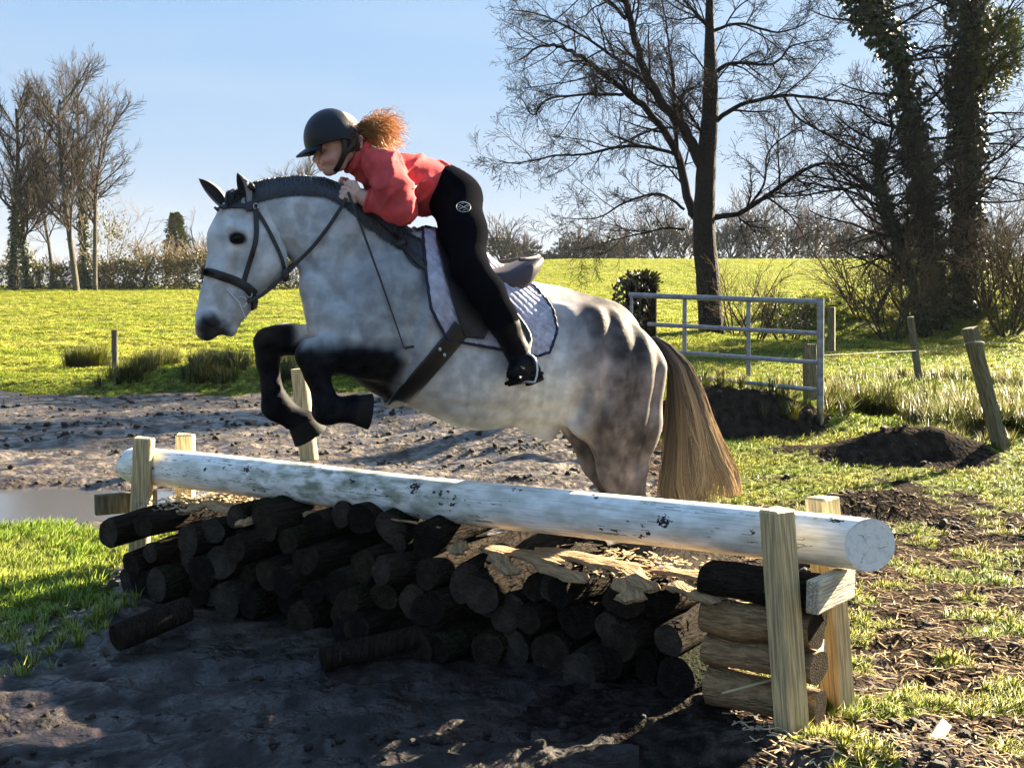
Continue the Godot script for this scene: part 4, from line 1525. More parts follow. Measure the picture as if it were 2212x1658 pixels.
func jump() -> void:
	LR = at(1882, 1180, 3.86)
	LL = at(283, 1003, 6.40)
	LD = (LR - LL).normalized()
	LN = Vector3(-LD.z, 0, LD.x).normalized()
	if LN.z < 0.0:
		LN = -LN
	var pole := thing("white_pole", "long round log painted white resting between the four wooden posts", "log", Vector3(LL.x, 0, LL.z))
	var pm := mat("pole_paint", g3(1), 0.6)
	pm.albedo_texture = pole_picture()
	pm.uv1_scale = Vector3(1.0 / 4.4, 1, 1)
	var mb := MB.new()
	var nseg := 150
	var sides := 48
	var o := pole.position
	var up := LD.cross(LN).normalized()
	if up.y < 0.0:
		up = -up
	var ax := LD.cross(up).normalized()
	var total := LL.distance_to(LR)
	var cutn := (LD * 0.80 + LN * 0.50 + Vector3(0, 0.05, 0)).normalized()
	for j in nseg + 1:
		var s := total * j / nseg
		var bend := Vector3(0, sin(s * 1.9) * 0.006, 0) + LN * sin(s * 1.3 + 1.0) * 0.008
		for k in sides + 1:
			var a := TAU * k / sides
			var r := lerpf(0.106, 0.093, s / total) * (1.0 + 0.022 * n1.get_noise_3d(s * 1.6, cos(a) * 1.3, sin(a) * 1.3) + 0.006 * n1.get_noise_3d(s * 12.0, cos(a) * 3.0, sin(a) * 3.0))
			if s < 0.12:
				r *= 0.86 + 0.14 * sqrt(s / 0.12)
			var dir := up * cos(a) + ax * sin(a)
			var p := LL + LD * s + bend + dir * r
			if j > nseg - 4:
				# sawn across at a slant
				var t := (LR - p).dot(cutn) / LD.dot(cutn)
				if j == nseg or t < 0.0:
					p += LD * t
			mb.vert(p - o, dir, Color.WHITE, Vector2(s, float(k) / sides))
	for j in nseg:
		for k in sides:
			var a := j * (sides + 1) + k
			mb.quad(a, a + 1, a + sides + 2, a + sides + 1)
	put("painted_trunk", mb.mesh(), pm, pole)
	var endm := mat("pole_end_paint", Color(0.80, 0.82, 0.82), 0.7)
	endm.albedo_texture = pole_end_picture()
	for e in 2:
		var em := MB.new()
		var j0 := nseg * (sides + 1) if e == 0 else 0
		var nn := cutn if e == 0 else -LD
		var c := em.vert(LR - o if e == 0 else LL - o, nn, Color.WHITE, Vector2(0.5, 0.5))
		for k in sides + 1:
			var p := mb.v[j0 + k]
			em.vert(p + nn * 0.001, nn, Color.WHITE, Vector2(0.5 + 0.48 * cos(TAU * k / sides), 0.5 + 0.48 * sin(TAU * k / sides)))
		for k in sides:
			var q0 := em.v[c + 1 + k]
			var q1 := em.v[c + 2 + k]
			if (q0 - em.v[c]).cross(q1 - em.v[c]).dot(nn) > 0.0:
				em.tri(c, c + 1 + k, c + 2 + k)
			else:
				em.tri(c, c + 2 + k, c + 1 + k)
		put("sawn_end", em.mesh(), endm, pole)

	# posts and cross bars
	square_post("jump_post", "front right timber post holding the white pole, nearest the viewer", at(1678, 1100, 3.80), at(1712, 1590, 3.80), Vector2(0.098, 0.085), 0.62, M.post_wood, "post", "posts of the jump")
	square_post("jump_post", "rear right timber post leaning behind the white pole's end", at(1777, 1073, 4.12), at(1812, 1540, 4.12), Vector2(0.095, 0.095), 0.66, M.post_wood, "post", "posts of the jump")
	square_post("jump_post", "front left timber post holding the far end of the white pole", at(311, 945, 6.12), at(298, 1262, 6.12), Vector2(0.10, 0.10), 0.10, M.post_wood, "post", "posts of the jump")
	square_post("jump_post", "rear left timber post showing only its top above the white pole", at(400, 937, 6.45), at(400, 1220, 6.45), Vector2(0.10, 0.10), 0.10, M.post_wood, "post", "posts of the jump")
	var turn := 0.86
	for e: Array in [[1796, 1272, 3.86, turn, 0.30, "pale cross bar nailed under the near end of the white pole", 0.115], [272, 1085, 6.3, 0.5, 0.34, "weathered cross bar at the far left end of the jump", 0.115]]:
		var c := at(e[0], e[1], e[2])
		var t := thing("cross_bar", e[5], "beam", Vector3(c.x, c.y, c.z), "cross bars of the jump")
		var bm := MB.new()
		var n := Vector3(sin(e[3]), 0, cos(e[3]))
		var x := Vector3.UP.cross(n)
		bm.box(Transform3D(), Vector3(e[4], e[6], 0.048), 0.004)
		put("timber", bm.mesh(), M.pale_wood if e[0] > 1000 else M.old_wood, t, Transform3D(Basis(x, Vector3.UP, n), Vector3.ZERO))

	# ------------------------------------------------ the stack of logs under the pole
	var ordinal := ["first", "second", "third", "fourth", "fifth", "sixth", "seventh", "eighth", "ninth", "tenth", "eleventh", "twelfth", "thirteenth", "fourteenth", "fifteenth", "sixteenth", "seventeenth", "eighteenth", "nineteenth", "twentieth", "twenty first", "twenty second", "twenty third", "twenty fourth"]
	var variants: Array = []
	for q in 9:
		var bark := MB.new()
		var l := 0.86
		bark.tube(PackedVector3Array([Vector3(0, -l * 0.5, 0), Vector3(rf(-0.014, 0.014), -l * 0.2, rf(-0.014, 0.014)), Vector3(rf(-0.014, 0.014), l * 0.2, rf(-0.014, 0.014)), Vector3(0, l * 0.5, 0)]), PackedFloat32Array([0.085, rf(0.077, 0.093), rf(0.077, 0.093), rf(0.07, 0.085)]), 18, Color.WHITE, Color.WHITE, false, rf(0.05, 0.14), q * 2.3)
		var squash := rf(0.68, 1.0)
		for k in bark.v.size():
			bark.v[k] = Vector3(bark.v[k].x, bark.v[k].y, bark.v[k].z * squash)
		var both: Array = []
		for e in 2:
			var ends := MB.new()
			var nn := Vector3(0, 1 if e == 0 else -1, 0)
			var j0 := 3 * 19 if e == 0 else 0
			var tilt := rf(-0.18, 0.18)
			var c := ends.vert(Vector3(0, nn.y * l * 0.5, 0), nn)
			for k in 19:
				var p := bark.v[j0 + k]
				var dy := p.x * tilt
				bark.v[j0 + k].y += dy
				p.y += dy
				ends.vert(p, nn)
			for k in 18:
				if e == 1:
					ends.tri(c, c + 2 + k, c + 1 + k)
				else:
					ends.tri(c, c + 1 + k, c + 2 + k)
			for k in ends.n.size():
				ends.n[k] = nn
			both.append(ends.mesh())
		variants.append([bark.mesh(), both[0], both[1]])
	var a0 := Vector3(LL.x, 0, LL.z) + LD * 0.47
	var run := 3.12
	var lev := Vector3(LD.x, 0, LD.z).normalized()
	var rows := [[22, 0.080, 0.0, "bottom"], [21, 0.220, 0.5, "second"], [21, 0.350, 0.0, "third"], [20, 0.468, 0.6, "top"]]
	for row: Array in rows:
		var n: int = row[0]
		for k in n:
			var r := rf(0.74, 1.18)
			var s := (k + 0.5 + float(row[2])) * run / 21.5 + rf(-0.025, 0.025)
			# the sawn ends stand in a rough upright face, further out at the left than at the right
			var face := lerpf(0.44, 0.12, s / run) + rf(-0.10, 0.06)
			var p := a0 + lev * s + LN * (face - 0.40)
			p.y = ground_height(p.x, p.z) * 0.3 + float(row[1]) + rf(-0.015, 0.02)
			if row[3] == "top":
				p.y += 0.0 + 0.045 * s / run + rf(-0.02, 0.02)
				p -= LN * rf(0.02, 0.12)
				if k < 4 or k > 12:
					continue
			var where: String = ordinal[k]
			var t := thing("stacked_log", "dark sawn log in the stack, %s from the left in the %s row" % [where, row[3]], "log", p, "logs stacked under the white pole")
			var ax2 := (LN + Vector3(0, 0, 0.22) + lev * rf(-0.17, 0.17) + Vector3.UP * rf(-0.12, 0.10)).normalized()
			var b := Basis(Quaternion(Vector3.UP, ax2)) * Basis(Vector3.UP, rf(0, TAU))
			var vr: Array = variants[rng.randi() % 9]
			var tr := Transform3D(b.scaled_local(Vector3(r, rf(0.9, 1.1), r)), Vector3.ZERO)
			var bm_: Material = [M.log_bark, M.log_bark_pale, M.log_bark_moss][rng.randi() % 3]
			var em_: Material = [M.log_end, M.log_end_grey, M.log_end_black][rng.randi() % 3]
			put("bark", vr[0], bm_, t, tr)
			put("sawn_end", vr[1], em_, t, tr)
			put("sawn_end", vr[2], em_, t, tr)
	# logs laid along the jump at its right end
	for e: Array in [[1604, 1262, 0.085, "short log laid crosswise at the top right of the stack"], [1600, 1342, 0.085, "pale log laid crosswise just left of the front right post"], [1606, 1418, 0.085, "lower pale log laid crosswise left of the front right post"], [1610, 1500, 0.08, "lowest crosswise log near the front right post's foot"]]:
		var c := at(e[0], e[1], 3.98)
		var t := thing("cross_log", e[3], "log", c, "logs laid crosswise at the right end")
		var vr: Array = variants[(int(e[0]) + int(e[1])) % 9]
		var b := Basis(Quaternion(Vector3.UP, LD)) * Basis(Vector3.UP, rf(0, TAU))
		var tr := Transform3D(b.scaled_local(Vector3(0.9, 0.50, 0.9)), LD * 0.06 - LN * 0.03)
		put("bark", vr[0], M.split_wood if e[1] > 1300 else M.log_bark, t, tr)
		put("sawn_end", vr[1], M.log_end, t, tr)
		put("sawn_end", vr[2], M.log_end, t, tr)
	# short rails seen between the two right posts
	for e: Array in [[1742, 1398, "sunlit rail end between the two right posts"], [1745, 1330, "shaded rail end above the sunlit one between the right posts"]]:
		var c := at(e[0], e[1], 4.02)
		var t := thing("rail_end", e[2], "log", c)
		var rm := MB.new()
		rm.tube(PackedVector3Array([-LD * 0.25, LD * 0.0, LD * 0.06]), PackedFloat32Array([0.045, 0.045, 0.044]), 14, Color.WHITE, Color.WHITE, true, 0.05, 3.0)
		put("timber", rm.mesh(), M.pale_wood if e[1] > 1350 else M.log_bark, t)  # sun and shade on the rail ends put in by pale and dark material
	# split pieces lying on top of the stack: how far along, how far out, height, length, thickness, turn, dip
	for e: Array in [
		[0.60, 0.20, 0.475, 0.40, 0.070, 0.25, 0.02, "pale split slab at the top left of the stack"], [0.86, 0.26, 0.470, 0.34, 0.075, 0.95, 0.06, "ragged brown slab at the stack's top left"],
		[0.98, 0.10, 0.490, 0.44, 0.060, 0.10, 0.0, "long pale slab just under the pole at the left"], [0.42, 0.24, 0.465, 0.24, 0.055, 1.3, 0.05, "small split piece at the stack's far left top"],
		[1.90, 0.22, 0.560, 0.34, 0.014, 0.10, 0.0, "thin pale stick lying on the middle of the stack"], [2.16, 0.22, 0.480, 0.20, 0.05, 0.9, 0.04, "small pale wedge of wood right of the thin stick"],
		[2.42, 0.10, 0.465, 0.46, 0.070, 0.05, 0.0, "brown split log under the middle of the white pole"], [2.72, 0.06, 0.475, 0.56, 0.080, 0.10, 0.0, "long sunlit split log on the right part of the stack"],
		[2.66, 0.22, 0.462, 0.42, 0.070, 0.35, 0.03, "sunlit slab in front of the long split log"], [3.00, 0.16, 0.470, 0.40, 0.065, 0.70, 0.02, "narrow sunlit slab between the slabs and the board"],
		[3.06, 0.28, 0.455, 0.30, 0.070, 1.0, 0.06, "sunlit slab tilting down the front at the right"], [3.26, 0.08, 0.490, 0.42, 0.060, -0.05, 0.0, "sunlit board just left of the front right post"],
		[3.30, 0.22, 0.462, 0.26, 0.055, 0.5, 0.05, "short bright piece of bark beside the front right post"], [2.44, 0.26, 0.458, 0.30, 0.060, 0.8, 0.05, "brown slab lying at the front of the stack"]]:
		var c := a0 + lev * (float(e[0]) - 0.05) + LN * (float(e[1]) - 0.04)
		c.y = float(e[2]) - 0.01
		var t := thing("split_log", e[7], "wood piece", c, "split wood on top of the stack")
		var sm := MB.new()
		# a riven slab: uneven width, a flat face up, torn ends
		var nst := 9
		for j in nst:
			var f := float(j) / (nst - 1)
			var y := (f - 0.5) * float(e[3])
			var w: float = e[4] * (0.75 + 0.35 * n2.get_noise_2d(f * 3.1, float(e[0]) * 13.0)) * (1.0 if j > 0 and j < nst - 1 else 0.6)
			var off := n2.get_noise_2d(f * 2.0 + 5.0, float(e[0]) * 7.0) * 0.02
			for q: Array in [[-1.0, 0.0], [-0.8, 0.55], [0.1, 0.75 + 0.2 * n2.get_noise_2d(f * 6.0, float(e[0]))], [0.85, 0.45], [1.0, -0.1], [0.5, -0.45], [-0.6, -0.4]]:
				sm.vert(Vector3(float(q[0]) * w + off, y + (0.02 * n2.get_noise_2d(float(q[0]) * 9.0, float(e[0])) if j == 0 or j == nst - 1 else 0.0), float(q[1]) * minf(w, 0.05) * 0.6), Vector3.UP, g3(1))
		for j in nst - 1:
			for k in 7:
				var p0 := sm.v[j * 7 + k]
				var p1 := sm.v[j * 7 + (k + 1) % 7]
				var p2 := sm.v[(j + 1) * 7 + (k + 1) % 7]
				var p3 := sm.v[(j + 1) * 7 + k]
				var ax0 := Vector3(0, (p0.y + p2.y) * 0.5, 0)
				sm.flat(p0, p1, p2, (p0 + p2) * 0.5 - ax0)
				sm.flat(p0, p2, p3, (p0 + p2) * 0.5 - ax0)
		for k in range(1, 6):
			sm.flat(sm.v[0], sm.v[k], sm.v[k + 1], Vector3.DOWN)
			sm.flat(sm.v[(nst - 1) * 7], sm.v[(nst - 1) * 7 + k], sm.v[(nst - 1) * 7 + k + 1], Vector3.UP)
		var ax3 := (lev * cos(e[5]) + LN * sin(e[5]) + Vector3.DOWN * float(e[6])).normalized()
		var side := ax3.cross(Vector3.UP).normalized()
		put("timber", sm.mesh(), M.split_wood, t, Transform3D(Basis(side, ax3, side.cross(ax3)), Vector3.ZERO))


func litter() -> void:
	for e: Array in [[330, 1368, 0.36, 0.062, 0.85, 0.16, "short dark log slanting on the shaded ground by the stack's left end"], [800, 1418, 0.42, 0.05, 0.45, 0.10, "mossy log lying in the shade before the stack"]]:
		var c := on_ground(e[0], e[1] + 16.0)
		var t := thing("fallen_log", e[6], "log", c)
		var d := Vector3(cos(e[4]), float(e[5]), -sin(e[4])).normalized()
		var mb := MB.new()
		mb.tube(PackedVector3Array([-d * e[2] * 0.5, -d * e[2] * 0.15, d * e[2] * 0.2, d * e[2] * 0.5]), PackedFloat32Array([e[3], e[3] * 1.03, e[3], e[3] * 0.95]), 16, Color.WHITE, Color.WHITE, true, 0.06, e[0])
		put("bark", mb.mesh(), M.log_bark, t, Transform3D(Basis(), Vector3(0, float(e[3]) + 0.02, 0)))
	var c := on_ground(2028, 1602)
	var t := thing("timber_offcut", "pale sawn offcut lying on the grass at the lower right", "wood piece", c)
	var mb := MB.new()
	mb.box(Transform3D(), Vector3(0.042, 0.13, 0.03), 0.003)
	put("timber", mb.mesh(), M.pale_wood, t, Transform3D(Basis(Quaternion(Vector3.UP, Vector3(0.62, 0.25, -0.74).normalized())), Vector3(0, 0.03, 0)))
	var sc := at(1620, 1486, 3.95)
	t = thing("straw_stalk", "long pale stalk leaning against the stack's right end", "stick", sc)
	mb = MB.new()
	mb.tube(smooth_line(PackedVector3Array([at(1560, 1497, 3.86) - sc, at(1610, 1484, 3.9) - sc, at(1668, 1468, 3.95) - sc]), 4), ramp(0.004, 0.006, 9), 6, Color(0.5, 0.42, 0.25), Color(0.55, 0.46, 0.28))
	put("stalk", mb.mesh(), M.twig, t)
	# straw, twigs and chips
	var chip := MB.new()
	chip.tube(PackedVector3Array([Vector3(-0.5, 0, 0), Vector3(0, 0.06, 0.03), Vector3(0.5, 0, 0)]), PackedFloat32Array([0.03, 0.05, 0.03]), 4, Color.WHITE, Color.WHITE, true)
	chip = MB.new()
	chip.box(Transform3D(), Vector3(1, 0.22, 0.45), 0.03)
	var ts: Array[Transform3D] = []
	var cs := PackedColorArray()
	for k in 11200:
		var p := Vector3.ZERO
		var s := rf(0.012, 0.04) if k > 9400 else rf(0.012, 0.075)
		if k < 9400:
			var d := rf(3.3, 8.5)
			p = Vector3(d * rf(0.1, 0.6), 0, -d)
			if p.x < 0.8:
				continue
			p.y = ground_height(p.x, p.z) + 0.006
		elif k < 10300:
			p = LL + LD * rf(2.9, 4.1) + LN * rf(-0.30, 0.16)
			p.y = 0.455 + rf(-0.03, 0.015)
			if rng.randf() < 0.3:
				s *= 1.6
		elif k < 10700:
			p = LL + LD * rf(0.4, 1.0) + LN * rf(-0.2, 0.30)
			p.y = 0.45 + rf(-0.02, 0.015)
		else:
			p = Vector3(rf(-3.4, -2.0), 0, -rf(4.8, 7.0))
			p.y = ground_height(p.x, p.z) + 0.01
		ts.append(Transform3D(Basis.from_euler(Vector3(rf(-0.3, 0.3), rf(0, TAU), rf(-0.35, 0.35))).scaled_local(Vector3(s, rf(0.008, 0.016), rf(0.006, 0.016) if k < 9400 else rf(0.012, 0.03))), p))
		cs.append(Color(0.42, 0.30, 0.17).lerp(Color(0.16, 0.09, 0.05), rng.randf() * rng.randf()).lerp(Color(0.55, 0.48, 0.34), rng.randf() * 0.5))
	scatter("straw_litter", chip.mesh(), M.twig, ts, cs)


# ==================================================================== the horse
func near_to(x: float, y: float, cx: float, cy: float, rx: float, ry: float) -> float:
	return exp(-pow((x - cx) / rx, 2.0) - pow((y - cy) / ry, 2.0))


# the grey coat: measured in the horse's own metres, written in the print's units for easy reading
func coat_colour(p: Vector3) -> Color:
	var x := 1106.0 + (p.x - 0.1) * 478.0
	var y := 643.0 + (1.55 - p.y) * 478.0
	var k := n1.get_noise_3d(p.x * 5.0, p.y * 5.0, p.z * 5.0)
	var f := n1.get_noise_3d(p.x * 14.0 + 5.0, p.y * 14.0, p.z * 14.0)
	var g := 0.60 + 0.022 * k + 0.012 * f
	# shoulder and neck are a darker iron grey with pale clouds
	g -= 0.27 * near_to(x, y, 830, 630, 140, 120)
	g -= 0.06 * near_to(x, y, 720, 460, 120, 60)
	g += 0.06 * near_to(x, y, 690, 520, 40, 60)
	# pale belly, made paler still for light bounced off the ground
	g += 0.20 * near_to(x, y, 1040, 860, 210, 90)
	# mauve-grey quarters, darker down the thigh
	var q := ss(1170.0, 1270.0, x)
	var streak := n1.get_noise_3d(p.x * 26.0 + p.y * 6.0, p.y * 7.0, p.z * 20.0)
	var patch := clampf(0.50 + 0.8 * k + 0.35 * f + 0.45 * streak, 0.0, 1.0)
	g = lerpf(g, lerpf(0.17, 0.30, patch), q)
	g -= 0.17 * near_to(x, y, 1320, 940, 80, 140) * q
	g -= 0.10 * near_to(x, y, 1340, 760, 60, 70) * q
	g += 0.16 * near_to(x, y, 1270, 800, 28, 90) * q * clampf(0.5 + k * 2.0, 0.0, 1.0)
	g -= 0.17 * near_to(x, y, 1270, 655, 150, 60)  # top of the croup darkened so the sun does not wash it out
	g += 0.10 * ss(1405.0, 1440.0, x) * (1.0 - ss(900.0, 1010.0, y))  # sunlit rear edge of the rump, painted lighter
	g = maxf(g, 0.045) * (1.0 + 0.08 * f + 0.08 * streak)
	var c := Color(g * 0.95, g * 0.985, g * 1.04)
	c = c.lerp(Color(g * 1.10, g * 0.91, g * 0.90), q * 0.85)
	c = c.lerp(Color(g * 1.05, g * 0.98, g * 0.86), near_to(x, y, 1050, 880, 170, 60))  # warm ground bounce under the belly, put into the coat
	# dark legs
	var fore := ss(715.0, 750.0, y + 14.0 * k) * (1.0 - ss(820.0, 872.0, x + 22.0 * k)) * ss(0.02, 0.05, absf(p.z) + 0.03)
	fore = maxf(fore, (1.0 - ss(640.0, 672.0, x)) * ss(690.0, 702.0, y))
	c = c.lerp(Color(0.010, 0.010, 0.013) * (1.0 + 1.1 * f), fore)
	var hind := ss(1020.0, 1120.0, y)
	c = c.lerp(Color(0.03, 0.028, 0.03), hind * 0.85)
	var dock := near_to(x, y, 1420, 745, 25, 22)
	c = c.lerp(Color(0.05, 0.045, 0.045), dock * 0.7)
	return c


func face_colour(p: Vector3) -> Color:
	var x := 1106.0 + (p.x - 0.1) * 505.0
	var y := 643.0 + (1.55 - p.y) * 505.0
	var k := n1.get_noise_3d(p.x * 9.0, p.y * 9.0, p.z * 9.0)
	var g := 0.64 + 0.06 * k
	var c := Color(g * 0.97, g * 0.99, g * 1.02)
	return c


# grooves between the muscles (a line of print points, half width, depth) and a few bony points that stand out
func muscles(mb: MB) -> void:
	var grooves := [
		[[[632, 540], [690, 598], [742, 660], [770, 730]], 0.022, 0.013], [[[800, 470], [752, 560], [728, 650]], 0.030, 0.007], [[[910, 560], [886, 640], [866, 710], [862, 790]], 0.026, 0.013],
		[[[1180, 690], [1214, 770], [1228, 850], [1212, 905]], 0.034, 0.016], [[[1300, 680], [1284, 770], [1272, 850], [1262, 900]], 0.024, 0.010], [[[1402, 735], [1396, 820], [1378, 920], [1362, 1010]], 0.022, 0.012],
		[[[1352, 700], [1344, 780], [1328, 880], [1318, 980]], 0.024, 0.008], [[[600, 428], [690, 434], [780, 470], [850, 520]], 0.020, 0.006], [[[700, 730], [760, 738], [830, 735], [862, 760]], 0.016, 0.008],
		[[[880, 860], [980, 868], [1080, 876], [1170, 880]], 0.020, 0.005], [[[655, 470], [690, 520], [700, 560]], 0.024, 0.008], [[[1262, 925], [1290, 980], [1306, 1040]], 0.016, 0.008],
		[[[960, 740], [972, 800], [990, 850]], 0.014, 0.0035], [[[1010, 745], [1022, 805], [1040, 860]], 0.014, 0.0035], [[[1060, 750], [1072, 810], [1088, 862]], 0.014, 0.0035], [[[1108, 756], [1120, 815], [1134, 865]], 0.014, 0.0035]]
	var knobs := [[1268, 676, 0.040, 0.014], [1412, 790, 0.035, 0.010], [700, 676, 0.045, 0.012], [842, 752, 0.035, 0.010], [1276, 896, 0.045, 0.012], [672, 762, 0.030, 0.006], [1372, 1108, 0.03, 0.01], [752, 440, 0.06, 0.006]]
	var lines := []
	for g: Array in grooves:
		var pts := PackedVector2Array()
		for q: Array in g[0]:
			pts.append(Vector2(0.1 + (q[0] - 1106.0) / 478.0, 1.55 - (q[1] - 643.0) / 478.0))
		lines.append([pts, g[1], g[2], Rect2(pts[0], Vector2.ZERO)])
		for q in pts:
			lines[-1][3] = (lines[-1][3] as Rect2).expand(q)
		lines[-1][3] = (lines[-1][3] as Rect2).grow(float(g[1]) * 2.2)
	for k in mb.v.size():
		var p := mb.v[k]
		var q := Vector2(p.x, p.y)
		var side := ss(0.03, 0.10, absf(p.z)) * ss(0.2, 0.6, absf(mb.n[k].z))
		if side <= 0.0:
			continue
		var move := 0.0
		for l: Array in lines:
			if not (l[3] as Rect2).has_point(q):
				continue
			var pts: PackedVector2Array = l[0]
			var best := 9.0
			for j in pts.size() - 1:
				best = minf(best, q.distance_to(Geometry2D.get_closest_point_to_segment(q, pts[j], pts[j + 1])))
			var w: float = l[1]
			move -= float(l[2]) * exp(-pow(best / w, 2.0))
			move += float(l[2]) * 0.45 * exp(-pow((best - w * 2.0) / w, 2.0))
		for b: Array in knobs:
			var d := q.distance_to(Vector2(0.1 + (b[0] - 1106.0) / 478.0, 1.55 - (b[1] - 643.0) / 478.0))
			if d < float(b[2]) * 2.5:
				move += float(b[3]) * exp(-pow(d / float(b[2]), 2.0))
		mb.v[k] = p + mb.n[k] * move * side
	mb.smooth_normals()


func horse() -> void:
	var root := thing("horse", "dapple grey horse with dark legs jumping over the white pole", "horse", HB.origin)
	root.rotation.y = deg_to_rad(16.0)
	bodyf = Field.new(Vector3(-1.32, 0.14, -0.42), Vector3(1.02, 2.12, 0.46), 0.0145)
	var b := bodyf
	# trunk
	chain(b, [[800, 668, 0.0, 138], [890, 690, 0.0, 178], [1040, 758, 0.0, 166], [1180, 772, 0.0, 146], [1262, 785, 0.0, 143]], 0.05, 0.80)
	chain(b, [[900, 590, 0.0, 86], [960, 600, 0.0, 88], [1060, 680, 0.0, 88], [1190, 700, 0.0, 72], [1300, 735, 0.0, 84]], 0.05, 0.55)
	# quarters, thighs and hind legs
	for s: float in [1.0, -1.0]:
		chain(b, [[1270, 780, 0.10 * s, 116], [1328, 808, 0.12 * s, 112]], 0.05, 0.75)
	chain(b, [[1335, 820, 0.15, 98], [1346, 915, 0.16, 84], [1344, 1010, 0.165, 52], [1366, 1110, 0.17, 33], [1372, 1140, 0.17, 31]], 0.05, 0.72)
	chain(b, [[1300, 880, 0.17, 58], [1268, 905, 0.17, 44]], 0.06, 0.8)
	chain(b, [[1372, 1140, 0.17, 31], [1392, 1215, 0.17, 24], [1402, 1262, 0.17, 25], [1432, 1300, 0.17, 23]], 0.02)
	chain(b, [[1300, 810, -0.15, 100], [1262, 890, -0.16, 60], [1298, 990, -0.17, 43], [1345, 1085, -0.17, 32], [1352, 1115, -0.17, 30]], 0.05, 0.72)
	chain(b, [[1352, 1115, -0.17, 30], [1374, 1190, -0.17, 24], [1384, 1236, -0.17, 25], [1414, 1272, -0.17, 23]], 0.02)
	# sheath and flank
	chain(b, [[1150, 915, 0.0, 24], [1185, 936, 0.0, 18]], 0.05)
	# neck
	chain(b, [[812, 650, 0.0, 140], [738, 512, 0.0, 108], [655, 470, 0.0, 84], [600, 465, 0.0, 70]], 0.05, 0.62)
	chain(b, [[700, 620, 0.07, 52], [745, 690, 0.09, 76]], 0.06, 0.8)
	chain(b, [[700, 620, -0.07, 52], [745, 690, -0.09, 76]], 0.06, 0.8)
	# shoulders and forelegs
	for s: float in [1.0, -1.0]:
		chain(b, [[905, 560, 0.10 * s, 58], [860, 650, 0.17 * s, 84], [790, 720, 0.18 * s, 72]], 0.06, 0.6)
	chain(b, [[848, 772, 0.17, 56], [790, 768, 0.18, 49], [715, 764, 0.18, 38], [678, 766, 0.18, 36]], 0.035, 0.85)
	chain(b, [[672, 768, 0.18, 35], [684, 806, 0.18, 27], [700, 858, 0.18, 24], [707, 884, 0.18, 33], [738, 886, 0.18, 26]], 0.02)
	chain(b, [[738, 884, 0.18, 27], [764, 884, 0.18, 33]], 0.012)
	chain(b, [[790, 760, -0.12, 58], [700, 740, -0.14, 38], [615, 732, -0.14, 31], [582, 736, -0.14, 31]], 0.035, 0.85)
	chain(b, [[578, 742, -0.14, 31], [578, 782, -0.14, 24], [587, 842, -0.14, 22], [597, 876, -0.14, 32], [632, 902, -0.14, 26]], 0.02)
	chain(b, [[632, 900, -0.14, 26], [656, 914, -0.14, 31]], 0.012)
	var mb := MB.new()
	bodyf.mesh_into(mb)
	for k in mb.v.size():
		mb.c[k] = coat_colour(mb.v[k])
	muscles(mb)
	# the head, on a finer grid
	headf = Field.new(Vector3(-1.50, 1.26, -0.24), Vector3(-0.90, 2.06, 0.24), 0.0072)
	var h := headf
	chain(h, [[600, 470, 0.0, 62], [560, 470, 0.0, 54], [520, 478, 0.0, 50]], 0.03, 0.72)
	chain(h, [[520, 480, 0.0, 48], [508, 518, 0.0, 56], [496, 580, 0.0, 47], [478, 640, 0.0, 42], [463, 682, 0.0, 40]], 0.03, 0.72)
	chain(h, [[560, 520, 0.0, 55], [566, 556, 0.0, 55]], 0.03, 0.62)
	for s: float in [1.0, -1.0]:
		chain(h, [[562, 520, 0.055 * s, 46], [572, 560, 0.055 * s, 46], [556, 588, 0.05 * s, 36]], 0.03, 0.5)
		chain(h, [[505, 494, 0.075 * s, 16], [530, 502, 0.085 * s, 14], [548, 540, 0.085 * s, 12]], 0.03)      # brow and cheek ridge
		chain(h, [[500, 540, 0.068 * s, 11], [470, 610, 0.05 * s, 10]], 0.03)
		chain(h, [[452, 690, 0.042 * s, 22], [440, 700, 0.036 * s, 17]], 0.02)
		chain(h, [[549, 592, 0.03 * s, 30], [508, 668, 0.026 * s, 20]], 0.03)
	chain(h, [[556, 585, 0.0, 34], [520, 650, 0.0, 25], [494, 700, 0.0, 19]], 0.03, 0.9)
	chain(h, [[458, 695, 0.0, 34], [446, 712, 0.0, 24]], 0.02, 1.0)
	chain(h, [[490, 700, 0.0, 20], [496, 712, 0.0, 15]], 0.015, 1.1)
	for s: float in [1.0, -1.0]:
		h.bone(H(446, 694, 0.062 * s), H(457, 707, 0.064 * s), 0.010, 0.008, 0.012, 1.0, true)
		chain(h, [[456, 687, 0.052 * s, 6], [464, 700, 0.056 * s, 6]], 0.012)
		h.bone(H(512, 514, 0.118 * s), H(518, 512, 0.120 * s), 0.020, 0.016, 0.02, 1.0, true)
	h.bone(H(470, 728, 0.09), H(500, 702, 0.075), 0.004, 0.003, 0.008, 1.0, true)
	h.bone(H(470, 728, -0.09), H(500, 702, -0.075), 0.004, 0.003, 0.008, 1.0, true)
	var first := headf.mesh_into(mb)
	var eye_n := H(513, 514, 0.10)
	var nose := H(452, 702, 0.06)
	var lip := H(462, 722, 0.03)
